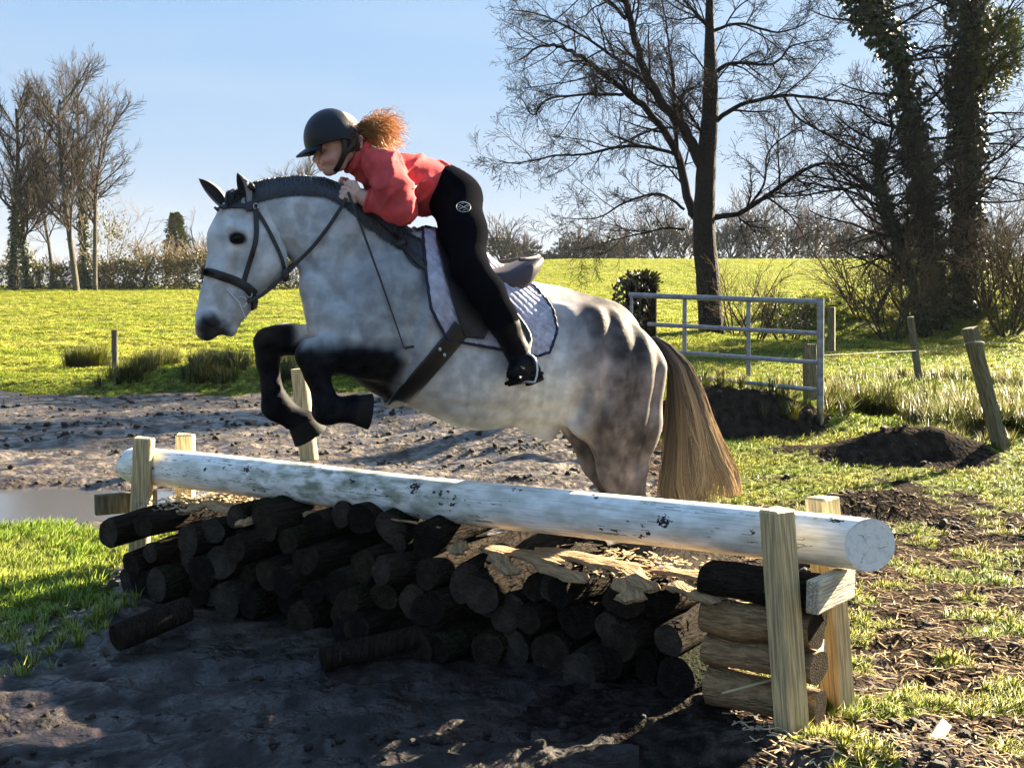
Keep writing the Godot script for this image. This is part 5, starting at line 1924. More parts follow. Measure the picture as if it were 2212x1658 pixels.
	for k in range(first, mb.v.size()):
		var p := mb.v[k]
		var c := face_colour(p)
		var mir := Vector3(p.x, p.y, absf(p.z))
		var e := mir - eye_n
		c = c.lerp(Color(0.02, 0.02, 0.025), 1.0 - ss(0.026, 0.044, Vector2(e.x + e.y * 0.25, e.y * 1.45).length() + maxf(0.03 - mir.z, 0.0)))
		var q := n1.get_noise_3d(p.x * 20.0, p.y * 20.0, p.z * 20.0)
		c = c.lerp(Color(0.045, 0.045, 0.055), 1.0 - ss(0.030, 0.075, mir.distance_to(nose) + q * 0.012))
		c = c.lerp(Color(0.06, 0.06, 0.07), 1.0 - ss(0.035, 0.095, mir.distance_to(lip) + q * 0.02))
		c = c.lerp(coat_colour(p), ss(575.0, 620.0, 1106.0 + (p.x - 0.1) * 505.0) * 0.8)
		mb.c[k] = c
	put("body", mb.mesh(), M.coat, root)
	# eyes
	for s: float in [1.0, -1.0]:
		var p := H(514, 514, 0.09)
		var t := 0.20
		while t > 0.02 and headf.sample(Vector3(p.x, p.y, t * s)) > 0.0:
			t -= 0.002
		var em := MB.new()
		em.ball(Vector3.ZERO, Vector3(0.027, 0.021, 0.018), 12, 18)
		put("eye", em.mesh(), M.horse_eye, root, Transform3D(Basis(Vector3(0, 0, 1), 0.25), Vector3(p.x, p.y, (t - 0.003) * s)))
		var lid := MB.new()
		for half: float in [1.0, -1.0]:
			var pts := PackedVector3Array()
			for k in 9:
				var a := lerpf(-0.1, PI + 0.1, k / 8.0)
				pts.append(Vector3(p.x, p.y, (t + 0.006 * sin(a)) * s) + Vector3(cos(a) * 0.029, sin(a) * 0.017 * half + cos(a) * 0.006, 0))
			lid.tube(pts, PackedFloat32Array([0.003, 0.005, 0.006, 0.007, 0.007, 0.007, 0.006, 0.005, 0.003]), 7, Color(0.016, 0.016, 0.018), Color(0.016, 0.016, 0.018))
		put("eyelid", lid.mesh(), M.coat, root)
	# ears: cupped leaf shapes
	for e: Array in [[H(533, 436, 0.06), H(512, 373, 0.075), Vector3(-0.75, 0.0, 0.65), 0.040], [H(484, 440, -0.05), H(429, 386, -0.10), Vector3(-0.35, 0.30, 0.85), 0.037]]:
		var em := MB.new()
		var a: Vector3 = e[0]
		var d: Vector3 = e[1] - a
		var open: Vector3 = (e[2] - d.normalized() * (e[2] as Vector3).dot(d.normalized())).normalized()
		var side := d.normalized().cross(open)
		var rows := 14
		var cols := 12
		for layer in 2:
			var f0 := em.v.size()
			for j in rows + 1:
				var t := float(j) / rows
				var wd: float = e[3] * (0.62 + 1.5 * t) * pow(1.0 - t, 0.85) if t < 1.0 else 0.001
				wd = maxf(minf(wd, e[3]), 0.001)
				var mid := a + d * t - open * 0.012 * sin(t * PI) + side * 0.006 * sin(t * 3.0)
				for k in cols + 1:
					var ang := lerpf(-2.35, 2.35, float(k) / cols)
					var rr := wd - (0.0035 if layer == 1 else 0.0)
					var dir := -open * cos(ang) * 0.85 + side * sin(ang)
					em.vert(mid + dir * rr + open * wd * 0.2, dir if layer == 0 else -dir, Color(0.30, 0.30, 0.32).lerp(Color(0.06, 0.06, 0.07), t * t * t) if layer == 0 else Color(0.15, 0.14, 0.14).lerp(Color(0.03, 0.03, 0.032), sin(PI * k / cols) * 0.9 * (1.0 - t * 0.4)))
			for j in rows:
				for k in cols:
					var q := f0 + j * (cols + 1) + k
					if layer == 0:
						em.quad(q, q + 1, q + cols + 2, q + cols + 1)
					else:
						em.quad(q, q + cols + 1, q + cols + 2, q + 1)
		em.face_out()
		put("ear", em.mesh(), M.coat, root)
	# hooves
	for e: Array in [[762, 884, 0.18, 800, 889, 0.18, 37], [650, 910, -0.14, 672, 944, -0.14, 37], [1430, 1298, 0.17, 1452, 1330, 0.17, 32], [1412, 1270, -0.17, 1434, 1302, -0.17, 32]]:
		var hm := MB.new()
		var a := H(e[0], e[1], e[2])
		var c := H(e[3], e[4], e[5])
		var r := HR(a, e[6])
		hm.tube(PackedVector3Array([a, a.lerp(c, 0.1), a.lerp(c, 0.95), c]), PackedFloat32Array([r * 0.80, r * 0.86, r * 1.08, r * 1.0]), 20, Color(0.022, 0.020, 0.020), Color(0.03, 0.027, 0.026), true)
		put("hoof", hm.mesh(), M.coat, root)
	# mane: short dark strands lying over the crest
	var mm := MB.new()
	var crest := PackedVector2Array([Vector2(528, 424), Vector2(548, 400), Vector2(590, 391), Vector2(640, 386), Vector2(700, 391), Vector2(745, 408), Vector2(790, 436), Vector2(840, 470), Vector2(885, 500), Vector2(925, 522)])
	for k in 4200:
		var f := rng.randf() * (crest.size() - 1)
		var j := mini(int(f), crest.size() - 2)
		var c := crest[j].lerp(crest[j + 1], f - j)
		var l := (30.0 + 26.0 * ss(690, 800, c.x)) * rf(0.6, 1.15)
		var p := H(c.x, c.y + 1.0, rf(-0.035, 0.03))
		var pts := PackedVector3Array([p, p + Vector3(0, rf(0.004, 0.018), 0.01)])
		for m in 4:
			var v := c.y + 4.0 + l * (m + 1) / 4.0
			var x := H(c.x + (m + 1) * rf(0.0, 3.5), v, 0.06)
			var z := 0.22
			while z > 0.0 and minf(bodyf.sample(Vector3(x.x, x.y, z)), headf.sample(Vector3(x.x, x.y, z))) > 0.004:
				z -= 0.006
			pts.append(Vector3(x.x, x.y, z + rf(0.003, 0.012)))
		var tone := rf(0.7, 1.5)
		mm.tube(pts, PackedFloat32Array([0.0026, 0.0028, 0.0025, 0.0022, 0.0018, 0.0008]), 3, Color(0.050, 0.056, 0.068) * tone, Color(0.085, 0.094, 0.11) * tone)
	put("mane", mm.mesh(), M.hair, root)
	# forelock between the ears
	mm = MB.new()
	for k in 220:
		var p := H(rf(500, 535), rf(408, 424), rf(-0.05, 0.03))
		var q := H(rf(484, 520), rf(432, 452), rf(0.02, 0.07))
		mm.tube(PackedVector3Array([p, p.lerp(q, 0.5) + Vector3(-0.012, 0.018, 0.01), q]), PackedFloat32Array([0.003, 0.003, 0.001]), 3, Color(0.025, 0.026, 0.03), Color(0.045, 0.045, 0.05))
	put("forelock", mm.mesh(), M.hair, root)
	# tail
	mm = MB.new()
	var under := MB.new()
	var mid := [[1408, 728, 9], [1436, 748, 14], [1466, 792, 24], [1480, 850, 36], [1490, 915, 46], [1502, 980, 60], [1512, 1035, 74], [1516, 1085, 76]]
	var locks := []
	for k in 46:
		var a := clampf(-1.0 + 2.0 * (k + rf(0.1, 0.9)) / 46.0, -1.0, 1.0)
		locks.append([a, rf(-1.0, 1.0) * sqrt(1.0 - a * a * 0.8), rf(0, TAU), rf(0.05, 0.17), rf(5.2, 7.0), rng.randf(), rf(0.9, 1.7)])
	for k in 3000:
		var lk: Array = locks[rng.randi() % 46]
		var loose := rng.randf() < 0.10
		var a: float = lk[0] + rf(-0.055, 0.055) + (rf(-0.3, 0.3) if loose else 0.0)
		var zz: float = lk[1] + rf(-0.12, 0.12)
		var last: float = minf(float(lk[4]) + rf(-0.35, 0.35), 7.0)
		var curl := rf(-0.05, 0.05)
		var pts := PackedVector3Array()
		var m := 15
		for j in m:
			var f := last * j / (m - 1)
			var i0 := mini(int(f), 6)
			var fr := f - i0
			var u: float = lerpf(mid[i0][0], mid[i0 + 1][0], fr)
			var v: float = lerpf(mid[i0][1], mid[i0 + 1][1], fr)
			var w: float = lerpf(mid[i0][2], mid[i0 + 1][2], fr)
			var sway := float(lk[3]) * sin(f * float(lk[6]) + float(lk[2])) * ss(0.5, 4.0, f) + curl * f * 0.6
			var aa := clampf(a * (0.85 + 0.03 * f) + sway, -1.25, 1.15)
			pts.append(H(u + w * aa, v - w * aa * 0.25 + absf(aa) * w * 0.05, w / 478.0 * 0.55 * zz))
		var fair := clampf(0.42 + 0.55 * a + (float(lk[5]) - 0.5) * 1.1 + rf(-0.12, 0.12), 0.0, 1.0)
		var c0 := Color(0.014, 0.012, 0.012).lerp(Color(0.11, 0.088, 0.07), fair * fair)
		var c1 := Color(0.42, 0.28, 0.15).lerp(Color(0.74, 0.58, 0.36), rng.randf())
		var into: MB = mm if fair > 0.32 else under
		into.tube(pts, ramp(0.0027, 0.0010, m), 3, c0, c1.lerp(Color(0.10, 0.07, 0.05), (1.0 - ss(0.0, 0.35, fair)) * 0.75), false, 0.0, 0.0, lerpf(2.6, 1.3, fair))
	put("tail", mm.mesh(), M.tail_hair, root)
	put("dark_tail_hair", under.mesh(), M.hair, root)


# ==================================================================== tack
func strap_over(called: String, uv: Array, half_w: float, half_t: float, m: Material, parent: Node3D, off := 0.004, mirror := false, extra: Field = null) -> MeshInstance3D:
	var line := PackedVector3Array()
	var prev := PackedVector3Array()
	for e: Array in uv:
		prev.append(Vector3(e[0], e[1], 0))
	var path := smooth_line(prev, 5)
	var ups := PackedVector3Array()
	for q in path:
		var hit := on_horse(q.x, q.y, off + half_t, extra)
		line.append(hit[0])
		ups.append(hit[1])
	for pass_ in 2:
		var cp := line.duplicate()
		for j in range(1, line.size() - 1):
			line[j] = cp[j] * 0.5 + (cp[j - 1] + cp[j + 1]) * 0.25
	var mb := MB.new()
	mb.strap(line, ups, half_w, half_t)
	if mirror:
		for j in line.size():
			line[j].z = -line[j].z
			ups[j].z = -ups[j].z
		mb.strap(line, ups, half_w, half_t)
		return put(called, mb.mesh(), m, parent)
	return put(called, mb.mesh(), m, parent)


# a sheet laid over the horse's back: how far forward, backward and down it reaches, from the spine (0) to its hem (1)
func wrap_sheet(front: Array, rear: Array, hem_f: float, hem_r: float, off: float, thick: float, t0: float, t1: float, ns: int, nt: int, quilt: float, edge: PackedVector3Array) -> MB:
	var mb := MB.new()
	var ya := H(1050, 770, 0.0).y
	var inner := MB.new()
	for i in nt + 1:
		var t := lerpf(t0, t1, float(i) / nt)
		var at_ := absf(t)
		var k := mini(int(at_ * 4.0), 3)
		var uf: float = lerpf(front[k], front[k + 1], at_ * 4.0 - k)
		var ur: float = lerpf(rear[k], rear[k + 1], at_ * 4.0 - k)
		for j in ns + 1:
			var s := float(j) / ns
			var u := lerpf(uf, ur, s)
			var x := H(u, 700, 0.28).x
			var hem := clampf((u - front[4]) / maxf(rear[4] - front[4], 1.0), 0.0, 1.0)
			var yb := H(u, lerpf(hem_f, hem_r, hem) - (16.0 * ss(0.86, 1.0, hem) if quilt > 0.0 else 0.0), 0.30).y
			var top := PI / 2.0 + asin(clampf((ya - yb) / 0.36, -0.9, 0.9))
			var th := t * top
			var dir := Vector3(0, cos(th), sin(th))
			var r := 0.12
			while r < 0.6 and bodyf.sample(Vector3(x, ya, 0) + dir * r) < 0.0:
				r += 0.012
			var v := bodyf.sample(Vector3(x, ya, 0) + dir * r)
			r -= clampf(v, -0.01, 0.012)
			var nn := bodyf.grad(Vector3(x, ya, 0) + dir * r)
			var puff := 0.0
			if quilt > 0.0:
				var pa := sin((x * 1.0 + t * 0.55) / 0.046 * PI)
				var pb := sin((x * 1.0 - t * 0.55) / 0.046 * PI)
				puff = quilt * minf(sqrt(absf(pa)), sqrt(absf(pb)))
			var p := Vector3(x, ya, 0) + dir * r
			mb.vert(p + nn * (off + thick + puff), nn)
			inner.vert(p + nn * off, -nn)
	for i in nt:
		for j in ns:
			var q := i * (ns + 1) + j
			mb.quad(q, q + ns + 1, q + ns + 2, q + 1)
	mb.smooth_normals()
	if mb.n[mb.n.size() / 2].dot(-inner.n[inner.n.size() / 2]) < 0.0:
		for k in mb.n.size():
			mb.n[k] = -mb.n[k]
		for k in range(0, mb.i.size(), 3):
			var s := mb.i[k + 1]
			mb.i[k + 1] = mb.i[k + 2]
			mb.i[k + 2] = s
	for i in nt + 1:
		edge.append(mb.v[i * (ns + 1)])
	for j in range(1, ns + 1):
		edge.append(mb.v[nt * (ns + 1) + j])
	for i in range(nt - 1, -1, -1):
		edge.append(mb.v[i * (ns + 1) + ns])
	for j in range(ns - 1, 0, -1):
		edge.append(mb.v[j])
	edge.append(edge[0])
	return mb


func loft(stations: Array, sides: int) -> MB:
	# each station: u, top v, bottom v, half width
	var mb := MB.new()
	for e: Array in stations:
		var top := H(e[0], e[1], 0.0)
		var bot := H(e[0], e[2], 0.0)
		var c := (top + bot) * 0.5
		for k in sides + 1:
			var a := TAU * k / sides
			var y := signf(cos(a)) * pow(absf(cos(a)), 0.7)
			var z := signf(sin(a)) * pow(absf(sin(a)), 0.8)
			mb.vert(c + (top - c) * y + Vector3(0, 0, e[3] * z), Vector3.UP)
	for j in stations.size() - 1:
		for k in sides:
			var q := j * (sides + 1) + k
			mb.quad(q, q + 1, q + sides + 2, q + sides + 1)
	mb.smooth_normals()
	for j in stations.size():
		var q := j * (sides + 1)
		var s := (mb.n[q] + mb.n[q + sides]).normalized()
		mb.n[q] = s
		mb.n[q + sides] = s
	if mb.n[(stations.size() / 2) * (sides + 1)].y < 0.0:
		for k in mb.n.size():
			mb.n[k] = -mb.n[k]
		for k in range(0, mb.i.size(), 3):
			var s := mb.i[k + 1]
			mb.i[k + 1] = mb.i[k + 2]
			mb.i[k + 2] = s
	return mb


func on_frame(called: String, label: String, category: String) -> Node3D:
	var t := thing(called, label, category, HB.origin)
	t.rotation.y = deg_to_rad(16.0)
	return t


func tack() -> void:
	# quilted saddle cloth
	var pad := on_frame("saddle_cloth", "pale lavender quilted saddle cloth with dark piping under the black saddle", "saddle cloth")
	var edge := PackedVector3Array()
	var fr := [940, 926, 921, 928, 962]
	var re := [1118, 1176, 1204, 1208, 1188]
	var mb := wrap_sheet(fr, re, 722, 774, 0.004, 0.006, -1.0, 1.0, 96, 150, 0.010, edge)
	put("cloth", mb.mesh(), M.pad_cloth, pad)
	mb = MB.new()
	mb.tube(edge, ramp(0.0065, 0.0065, edge.size()), 7)
	put("piping", mb.mesh(), M.pad_trim, pad)
	mb = loft([[918, 494, 512, 0.03], [932, 497, 520, 0.05], [950, 508, 532, 0.06], [962, 524, 540, 0.05]], 14)
	put("fleece", mb.mesh(), M.fleece, pad)
	# the saddle
	var sd := on_frame("saddle", "black leather saddle with a high purplish cantle, empty behind the rider", "saddle")
	for s: float in [1.0, -1.0]:
		edge = PackedVector3Array()
		mb = wrap_sheet([960, 952, 958, 976, 1000], [1050, 1066, 1072, 1066, 1040], 716, 722, 0.020, 0.010, 0.12 * s, 1.0 * s, 14, 26, 0.0, edge)
		put("flap", mb.mesh(), M.leather, sd)
		mb = MB.new()
		mb.tube(edge, ramp(0.004, 0.004, edge.size()), 6)
		put("welt", mb.mesh(), M.leather, sd)
	mb = loft([[934, 506, 530, 0.03], [946, 504, 552, 0.075], [968, 528, 580, 0.11], [1004, 560, 606, 0.14], [1042, 577, 640, 0.17], [1078, 575, 645, 0.185], [1108, 566, 640, 0.18], [1128, 559, 624, 0.165], [1146, 554, 596, 0.14], [1158, 553, 576, 0.11], [1164, 556, 565, 0.06]], 28)
	put("seat", mb.mesh(), M.brown_leather, sd)
	mb = MB.new()
	var rim := PackedVector3Array()
	for k in 23:
		var a := lerpf(-1.45, 1.45, k / 22.0)
		var c := H(1090, 562, 0.0)
		rim.append(c + Vector3(cos(a) * 0.150, 0.012 * cos(a * 2.0) + 0.010, sin(a) * 0.175))
	mb.tube(rim, ramp(0.009, 0.009, 23), 8)
	put("cantle_rim", mb.mesh(), M.brown_leather, sd)
	# girth
	var gp := PackedVector3Array()
	var gu := PackedVector3Array()
	for q: Vector2 in [Vector2(994, 706), Vector2(976, 732), Vector2(952, 762), Vector2(926, 792), Vector2(902, 820), Vector2(882, 842), Vector2(866, 860)]:
		var hit := on_horse(q.x, q.y, 0.024 if q.y < 725.0 else (0.013 if q.y < 745.0 else 0.007))
		gp.append(hit[0])
		gu.append(hit[1])
	var n := gp.size()
	var lowest := gp[n - 1]
	for k in 5:
		var z := lerpf(lowest.z, -lowest.z, (k + 1) / 6.0)
		var p := Vector3(lowest.x - 0.01, lowest.y + 0.05, z)
		var r := 0.0
		while r < 0.2 and bodyf.sample(p + Vector3.DOWN * r) < 0.0:
			r += 0.004
		gp.append(p + Vector3.DOWN * (r + 0.008))
		gu.append(Vector3.DOWN)
	for k in range(n - 1, -1, -1):
		gp.append(gp[k] * Vector3(1, 1, -1))
		gu.append(gu[k] * Vector3(1, 1, -1))
	mb = MB.new()
	mb.strap(gp, gu, 0.042, 0.007)
	put("girth", mb.mesh(), M.leather, sd)
	for q: Array in [[948, 752], [958, 764]]:
		var hit := on_horse(q[0], q[1], 0.018)
		mb = MB.new()
		mb.ball(hit[0], Vector3(0.007, 0.009, 0.004), 6, 10)
		put("buckle", mb.mesh(), M.steel, sd)
	# bridle
	var br := on_frame("bridle", "dark leather bridle with flash noseband and reins on the grey head", "bridle")
	strap_over("browband", [[466, 452], [488, 447], [515, 445], [549, 449]], 0.012, 0.003, M.leather, br)
	strap_over("cheekpiece", [[543, 402], [549, 425], [552, 455], [553, 490], [550, 525], [541, 562], [530, 598], [524, 622]], 0.0105, 0.003, M.leather, br, 0.004, true)
	strap_over("throatlash", [[552, 452], [564, 470], [578, 496], [592, 524], [606, 556], [612, 580]], 0.008, 0.003, M.leather, br, 0.004, true)
	strap_over("noseband", [[437, 586], [452, 588], [480, 596], [508, 606], [534, 620], [548, 634]], 0.019, 0.004, M.leather, br)
	strap_over("flash_strap", [[534, 618], [541, 634], [546, 650], [544, 664]], 0.018, 0.005, M.leather, br, 0.006)
	strap_over("headpiece", [[552, 455], [551, 430], [544, 405], [536, 398]], 0.013, 0.003, M.leather, br)
	for q: Array in [[553, 447], [537, 634]]:
		var hit := on_horse(q[0], q[1], 0.012)
		mb = MB.new()
		var ring := PackedVector3Array()
		for k in 13:
			ring.append(hit[0] + Vector3(cos(TAU * k / 12.0) * 0.010, sin(TAU * k / 12.0) * 0.012, 0))
		mb.tube(ring, ramp(0.0025, 0.0025, 13), 6)
		put("buckle", mb.mesh(), M.steel, br)
	# full cheek bit
	for s: float in [1.0, -1.0]:
		var c := on_horse(515, 652, 0.012)
		var o: Vector3 = c[0]
		var tip_a := H(490, 626, o.z + 0.01)
		var tip_b := H(531, 690, o.z + 0.01)
		var mul := Vector3(1, 1, s)
		mb = MB.new()
		mb.tube(PackedVector3Array([tip_a * mul, (tip_a.lerp(o, 0.5) + Vector3(0, 0, 0.01)) * mul, (o + Vector3(0, 0, 0.012)) * mul, tip_b * mul]), PackedFloat32Array([0.0055, 0.0045, 0.006, 0.002]), 9, Color.WHITE, Color.WHITE, true)
		var ring := PackedVector3Array()
		for k in 15:
			ring.append((o + Vector3(0.012 + cos(TAU * k / 14.0) * 0.022, sin(TAU * k / 14.0) * 0.022, 0.012)) * mul)
		mb.tube(ring, ramp(0.0032, 0.0032, 15), 7)
		put("bit", mb.mesh(), M.steel, br)
	for s: float in [1.0, -1.0]:
		var line := PackedVector3Array()
		var ups := PackedVector3Array()
		for q: Vector2 in [Vector2(533, 652), Vector2(566, 636), Vector2(604, 604), Vector2(642, 566), Vector2(676, 532), Vector2(706, 494), Vector2(730, 458), Vector2(748, 428)]:
			var p := H(q.x, q.y, 0.10 + 0.05 * ss(600, 740, q.x))
			var z := p.z
			while z < 0.4 and minf(bodyf.sample(Vector3(p.x, p.y, z)), headf.sample(Vector3(p.x, p.y, z))) < 0.008:
				z += 0.005
			p = H(q.x, q.y, z)
			line.append(p * Vector3(1, 1, s))
			ups.append(Vector3(0, 0.1, s))
		line = smooth_line(line, 4)
		var uu := PackedVector3Array()
		for k in line.size():
			uu.append(Vector3(0, 0.2, s))
		mb = MB.new()
		mb.strap(line, uu, 0.008, 0.0035)
		put("rein", mb.mesh(), M.leather, br)
	mb = MB.new()
	mb.ball(H(616, 594, 0.10), Vector3(0.018, 0.028, 0.012), 8, 12)
	put("rubber_stop", mb.mesh(), M.leather, br)
	# neck strap
	var ns := on_frame("neck_strap", "black neck strap with a knotted loop before the saddle", "strap")
	strap_over("strap", [[756, 440], [790, 462], [822, 484], [850, 512], [866, 530], [884, 552], [902, 572], [918, 584]], 0.010, 0.004, M.leather, ns, 0.014)
	strap_over("strap", [[868, 536], [882, 560], [900, 578], [914, 580]], 0.007, 0.003, M.leather, ns, 0.010)
	mb = MB.new()
	mb.ball(on_horse(868, 532, 0.014)[0], Vector3(0.026, 0.024, 0.016), 8, 12)
	put("knot", mb.mesh(), M.leather, ns)


# ==================================================================== the rider
func field_mesh(f: Field, wrinkle := 0.0, freq := 9.0, sd := 0.0, folds := false) -> ArrayMesh:
	var mb := MB.new()
	f.mesh_into(mb)
	if wrinkle > 0.0:
		for k in mb.v.size():
			var p := mb.v[k]
			var a := n1.get_noise_3d(p.x * freq + sd, p.y * freq * 0.55, p.z * freq)
			var r := 1.0 - absf(a) * 2.4
			if folds:
				# folds that run from the shoulder down to the elbow and along the back
				var s := p.x * 0.80 - p.y * 0.60
				var l := p.x * 0.60 + p.y * 0.80
				a = n2.get_noise_3d(s * 9.0, l * 2.6, p.z * 5.0)
				r = pow(1.0 - minf(absf(a) * 2.2, 1.0), 2.0) * 1.5 - 0.4
			mb.v[k] = p + mb.n[k] * wrinkle * r
		mb.smooth_normals()
	return mb.mesh()


func rider() -> void:
	var root := on_frame("person", "rider in red jacket, black breeches and dark helmet, crouched forward over the horse's neck", "person")
	var w0 := 0.30
	# ---- the body: one continuous skin under the clothes
	var body := Field.new(Vector3(-0.92, 0.95, -0.56), Vector3(0.30, 2.22, 0.62), 0.013)
	chain(body, [[985, 430, 0.0, 46], [925, 400, 0.0, 40], [855, 386, 0.0, 48], [806, 356, 0.0, 34]], 0.05, 1.25)
	chain(body, [[806, 350, 0.0, 24], [772, 326, 0.02, 22], [752, 312, 0.03, 26]], 0.03)
	for s: float in [1.0, -1.0]:
		chain(body, [[985, 440, 0.10 * s, 42], [1002, 505, 0.20 * s, 34], [1016, 588, w0 * s, 26], [1066, 652, (w0 + 0.045) * s, 27], [1120, 770, (w0 + 0.03) * s, 17], [1122, 806, (w0 + 0.09) * s, 17]], 0.04)
	chain(body, [[826, 350, 0.15, 30], [868, 455, 0.23, 22], [795, 432, 0.16, 15], [772, 420, 0.13, 14]], 0.03)
	chain(body, [[816, 352, -0.15, 30], [850, 450, -0.21, 22], [780, 425, -0.14, 15], [757, 416, -0.11, 14]], 0.03)
	var mb := MB.new()
	body.mesh_into(mb)
	for k in mb.c.size():
		mb.c[k] = Color(0.50, 0.29, 0.22)
	# head and face on a finer grid
	var hd := Field.new(H(800, 400, 0.0) + Vector3(-0.32, -0.02, -0.15), H(800, 240, 0.0) + Vector3(0.02, 0.04, 0.20), 0.0036)
	chain(hd, [[732, 290, 0.03, 48], [724, 298, 0.03, 45]], 0.02, 0.82)
	chain(hd, [[724, 326, 0.03, 34], [715, 346, 0.03, 23], [710, 363, 0.03, 11]], 0.02, 0.92)
	chain(hd, [[752, 330, 0.075, 13], [736, 356, 0.06, 8], [710, 367, 0.035, 7]], 0.03)
	chain(hd, [[752, 330, -0.015, 13], [736, 356, 0.0, 8], [710, 367, 0.025, 7]], 0.03)
	chain(hd, [[755, 320, 0.03, 27], [775, 335, 0.02, 25]], 0.02)
	chain(hd, [[690, 321, 0.03, 6.0], [685, 335, 0.03, 5.5], [682, 345, 0.03, 6.5], [692, 350, 0.03, 5]], 0.010, 0.9)
	for s: float in [1.0, -1.0]:
		hd.bone(H(692, 327, 0.03 + 0.032 * s), H(697, 327, 0.03 + 0.040 * s), 0.011, 0.011, 0.012, 1.0, true)
		chain(hd, [[700, 344, 0.03 + 0.036 * s, 7], [718, 340, 0.03 + 0.050 * s, 8]], 0.03)
		chain(hd, [[686, 346, 0.03 + 0.011 * s, 3.2], [687, 347, 0.03 + 0.012 * s, 3]], 0.008)
		chain(hd, [[688, 318, 0.03 + 0.015 * s, 5], [696, 317, 0.03 + 0.045 * s, 5]], 0.012)
	chain(hd, [[694, 357, 0.010, 3.4], [688.5, 357, 0.03, 4.2], [694, 357, 0.050, 3.4]], 0.006)
	chain(hd, [[698, 363, 0.014, 3.8], [693, 363.5, 0.03, 4.6], [698, 363, 0.046, 3.8]], 0.006)
	var first := hd.mesh_into(mb)
	var mouth := H(690, 359, 0.03)
	for k in range(first, mb.v.size()):
		var p := mb.v[k]
		var c := Color(0.56, 0.33, 0.26)
		c = c.lerp(Color(0.50, 0.20, 0.16), (1.0 - ss(0.012, 0.022, (p - mouth).length())) * 0.9)
		c = c.lerp(Color(0.60, 0.27, 0.22), near_to(p.x, p.y, H(708, 342, 0.07).x, H(708, 342, 0.07).y, 0.03, 0.025) * 0.6)
		mb.c[k] = c
	# hands: palm, four fingers closed round the rein, thumb on top
	for s: float in [1.0, -1.0]:
		var wrist := H(780, 424, 0.14) if s > 0.0 else H(762, 416, -0.115)
		var kn := H(752, 408, 0.125) if s > 0.0 else H(738, 402, -0.10)
		var hf := Field.new(kn.min(wrist) - Vector3(0.09, 0.09, 0.09), kn.max(wrist) + Vector3(0.07, 0.07, 0.07), 0.0035)
		var d := (kn - wrist).normalized()
		var across := Vector3(0, 0, 1.0) * s
		var down := (Vector3(0.15, -1, 0) - d * Vector3(0.15, -1, 0).dot(d)).normalized()
		hf.bone(wrist - d * 0.03, wrist, 0.021, 0.019, 0.01)
		hf.bone(wrist, wrist.lerp(kn, 0.55) + down * 0.010, 0.020, 0.020, 0.014)
		for f in 4:
			var lo := (f - 1.5) * 0.0195
			var k0 := kn + down * (lo + 0.014) + across * 0.010
			hf.bone(wrist.lerp(kn, 0.25) + down * (lo * 0.7 + 0.010), k0, 0.013, 0.0105, 0.012)
			var l: float = [0.034, 0.040, 0.037, 0.029][f]
			var k1 := k0 + (d * 0.55 - across * 0.9).normalized() * l
			var k2 := k1 + (-d * 0.75 - across * 0.65).normalized() * l * 0.75
			var k3 := k2 + (-d * 0.8 + across * 0.55).normalized() * l * 0.55
			hf.bone(k0, k1, 0.0100, 0.0090, 0.004)
			hf.bone(k1, k2, 0.0090, 0.0085, 0.004)
			hf.bone(k2, k3, 0.0085, 0.0075, 0.004)
		var t0 := wrist.lerp(kn, 0.35) - down * 0.016 + across * 0.004
		var t1 := t0 + (d * 0.75 - down * 0.55 - across * 0.2).normalized() * 0.036
		var t2 := t1 + (d * 0.9 + down * 0.25 - across * 0.25).normalized() * 0.030
		hf.bone(t0, t1, 0.0125, 0.0105, 0.008)
		hf.bone(t1, t2, 0.0105, 0.0085, 0.004)
		var fh := hf.mesh_into(mb)
		for k in range(fh, mb.v.size()):
			mb.c[k] = Color(0.62, 0.42, 0.34)
	# ear
	var ear := H(777, 306, 0.10)
	put("body", mb.mesh(), M.skin, root)
	mb = MB.new()
	var er := PackedVector3Array()
	for k in 12:
		var a := lerpf(0.4, 5.6, k / 11.0)
		er.append(ear + Vector3(cos(a) * 0.014, sin(a) * 0.024 , 0.004 * sin(a)))
	mb.tube(er, PackedFloat32Array([0.003, 0.0045, 0.005, 0.005, 0.005, 0.0045, 0.0045, 0.0045, 0.005, 0.006, 0.007, 0.005]), 7, Color(0.58, 0.36, 0.29), Color(0.58, 0.36, 0.29))
	mb.ball(ear + Vector3(0.002, -0.002, -0.006), Vector3(0.013, 0.022, 0.008), 8, 10, Color(0.45, 0.25, 0.20))
	put("ear", mb.mesh(), M.skin, root)
	for s: float in [1.0, -1.0]:
		mb = MB.new()
		mb.ball(H(698, 327, 0.03 + 0.030 * s), Vector3(0.011, 0.010, 0.011), 10, 14)
		var eye := put("eye", mb.mesh(), M.eye_white, root)
		mb = MB.new()
		mb.ball(H(694.2, 328, 0.03 + 0.033 * s), Vector3(0.0058, 0.0068, 0.0075), 8, 12)
		put("iris", mb.mesh(), M.eye_dark, eye)
		mb = MB.new()
		mb.tube(PackedVector3Array([H(687, 319, 0.03 + 0.012 * s), H(690, 316, 0.03 + 0.028 * s), H(697, 317, 0.03 + 0.048 * s)]), PackedFloat32Array([0.0022, 0.003, 0.0015]), 6, Color(0.16, 0.08, 0.04), Color(0.16, 0.08, 0.04))
		put("eyebrow", mb.mesh(), M.hair, root)
		mb = MB.new()
		mb.tube(PackedVector3Array([H(688, 324, 0.03 + 0.020 * s), H(690, 322, 0.03 + 0.034 * s), H(697, 325, 0.03 + 0.046 * s)]), PackedFloat32Array([0.002, 0.003, 0.002]), 6, Color(0.40, 0.22, 0.17), Color(0.40, 0.22, 0.17))
		put("eyelid", mb.mesh(), M.skin, root)
